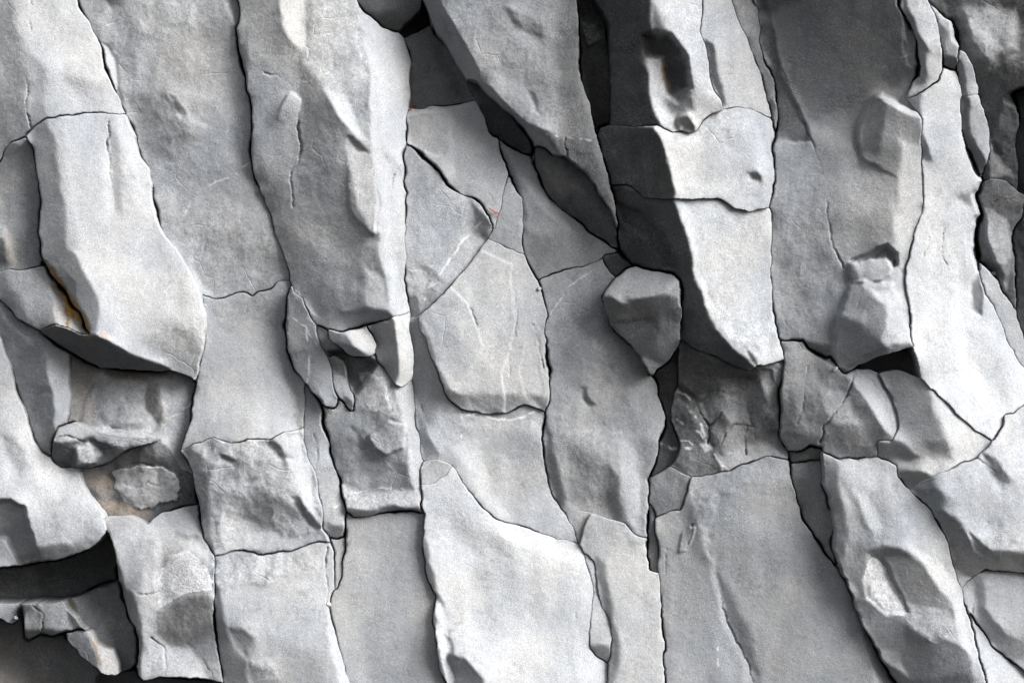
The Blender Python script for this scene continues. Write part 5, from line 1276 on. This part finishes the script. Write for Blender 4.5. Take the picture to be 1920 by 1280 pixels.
# ------------------------------------------------------------------ the cliff carrying on behind and around
def cliff():
    n = 160
    gx = np.linspace(-9, 9, n); gz = np.linspace(-4, 8, n)
    XX, ZZ = np.meshgrid(gx, gz)
    ax, az = XX / PX, ZZ / PX
    D = .25 * vnoise(ax, az * .5, 900, 71) + .12 * vnoise(ax, az * .5, 400, 72) + .05 * vnoise(ax, az, 170, 73)
    YY = 1.15 + D
    co = np.stack([XX.ravel(), YY.ravel(), ZZ.ravel()], 1)
    j, i = np.meshgrid(np.arange(n - 1), np.arange(n - 1), indexing='ij')
    a = (j * n + i).ravel()
    f = np.stack([a, a + 1, a + n + 1, a + n], 1)
    z = np.zeros(len(co))
    o = put_mesh('cliff', co, f, np.ones(len(f)), dict(tone=z + .7, ochre=z, salt=z, seam=z, worn=z + 1), MAT)
    o['kind'] = 'structure'
cliff()
# ------------------------------------------------------------------ small things lodged in the joints
import bmesh
def height_at(x, y):
    i, j = int((x - X0) / G), int((y - Y0) / G)
    return float(H[j, i])
def plain(name, rgb, rough=.8):
    m = bpy.data.materials.new(name); m.use_nodes = True
    nt = m.node_tree; bs = nt.nodes['Principled BSDF']
    n = nt.nodes.new('ShaderNodeTexNoise'); n.inputs['Scale'].default_value = 160; n.inputs['Detail'].default_value = 4
    r = nt.nodes.new('ShaderNodeValToRGB')
    r.color_ramp.elements[0].color = (*[c * .6 for c in rgb], 1); r.color_ramp.elements[1].color = (*[min(1, c * 1.3) for c in rgb], 1)
    r.color_ramp.elements[0].position = .35; r.color_ramp.elements[1].position = .65
    g = nt.nodes.new('ShaderNodeNewGeometry')
    nt.links.new(g.outputs['Position'], n.inputs['Vector']); nt.links.new(n.outputs['Fac'], r.inputs[0]); nt.links.new(r.outputs[0], bs.inputs['Base Color'])
    bs.inputs['Roughness'].default_value = rough
    return m
M_RED = plain('red_stem', (.42, .045, .03)); M_TWIG = plain('dry_twig', (.10, .055, .045)); M_PEB = plain('pebble_stone', (.42, .41, .40))
def pebble(x, y, r, up, label, seed):
    rs = np.random.RandomState(seed)
    bm = bmesh.new(); bmesh.ops.create_icosphere(bm, subdivisions=3, radius=1)
    ax = rs.uniform(.7, 1.25, 3); k = rs.uniform(-1, 1, (7, 3))
    for v in bm.verts:
        c = np.array(v.co)
        for q in k:
            q = q / np.linalg.norm(q); d = c @ q
            if d > .72: c = c - (d - .72) * q
        v.co = c * ax * r * PX
    me = bpy.data.meshes.new('pebble'); bm.to_mesh(me); bm.free()
    for p in me.polygons: p.use_smooth = False
    me.materials.append(M_PEB)
    o = bpy.data.objects.new('pebble', me); C.objects.link(o)
    o.location = to_world(x, y, height_at(x, y) + up)
    o.rotation_euler = rs.uniform(0, 6, 3)
    o['label'] = label; o['category'] = 'pebble'; o['group'] = 'pebbles caught in the joints'
for args in [
    (384, 572, 2.8, 0, "tiny white pebble stuck in the joint right of the long pale column, upper of two", 1),
    (384, 586, 3.2, 0, "tiny white pebble stuck in the joint right of the long pale column, lower of two", 2),
    (616, 1133, 5, -1, "pale chip lodged in the joint between the bases of second and third columns", 3),
    (1011, 541, 3.6, 0, "small pale chip in the joint right of the kite-shaped slab", 4),
    (1567, 692, 5, 2, "small loose chip below the knobbed column foot", 5),
    (1863, 512, 4.5, 4, "pale chip caught beside the long tapering sliver at the right edge", 6),
    (30, 1158, 4.5, 6, "little pale stone between the small rounded stone and the knuckle-shaped stone", 7)]:
    pebble(*args)
def tube(bm, pts, r0, r1):
    rings = []
    n = len(pts)
    for i, p in enumerate(pts):
        a = Vector(pts[min(i + 1, n - 1)]) - Vector(pts[max(i - 1, 0)])
        qd = a.to_track_quat('Z', 'Y'); r = r0 + (r1 - r0) * i / (n - 1)
        rings.append([bm.verts.new(Vector(p) + qd @ Vector((math.cos(t) * r, math.sin(t) * r, 0))) for t in [k * math.pi / 3 for k in range(6)]])
    for a, b in zip(rings[:-1], rings[1:]):
        for k in range(6): bm.faces.new((a[k], a[(k + 1) % 6], b[(k + 1) % 6], b[k]))
    bm.faces.new(rings[0][::-1]); bm.faces.new(rings[-1])
def sprig(name, strokes, mat, label, cat, up=4):
    bm = bmesh.new()
    for pts, r0, r1 in strokes:
        tube(bm, [to_world(x, y, height_at(x, y) + up + dz) for x, y, dz in pts], r0 * PX, r1 * PX)
    me = bpy.data.meshes.new(name); bm.to_mesh(me); bm.free(); me.materials.append(mat)
    o = bpy.data.objects.new(name, me); C.objects.link(o)
    o['label'] = label; o['category'] = cat
sprig('red_plant', [([(768,206,0),(773,203,2),(777,199,4)],1.2,.7),([(771,204,1),(778,204,4),(783,202,5)],1.1,.6),([(773,203,2),(774,198,4)],1,.6),([(777,201,3),(781,197,5)],1,.5),([(768,206,0),(766,202,3)],1,.6)],
      M_RED, "tiny red plant in the corner of the triangular recess, above the flat-topped slab", 'plant', 3)
sprig('red_plant', [([(916,390,0),(924,395,2),(931,398,3)],.9,.6),([(924,395,2),(930,402,3),(932,408,3)],.8,.5),([(928,397,2),(936,399,4)],.8,.5)],
      M_RED, "tiny red plant in the zigzag crack above the kite-shaped slab", 'plant', 2)
sprig('twig', [([(1862,378,6),(1880,370,12),(1895,374,14),(1925,388,10)],1.1,.8),([(1880,370,12),(1876,360,14),(1868,352,12)],.8,.5),([(1880,370,12),(1872,374,14),(1860,385,8)],.9,.5),([(1895,374,14),(1905,368,14)],.7,.4)],
      M_TWIG, "thin dry twig crossing the dark rock at the right edge", 'twig', 12)
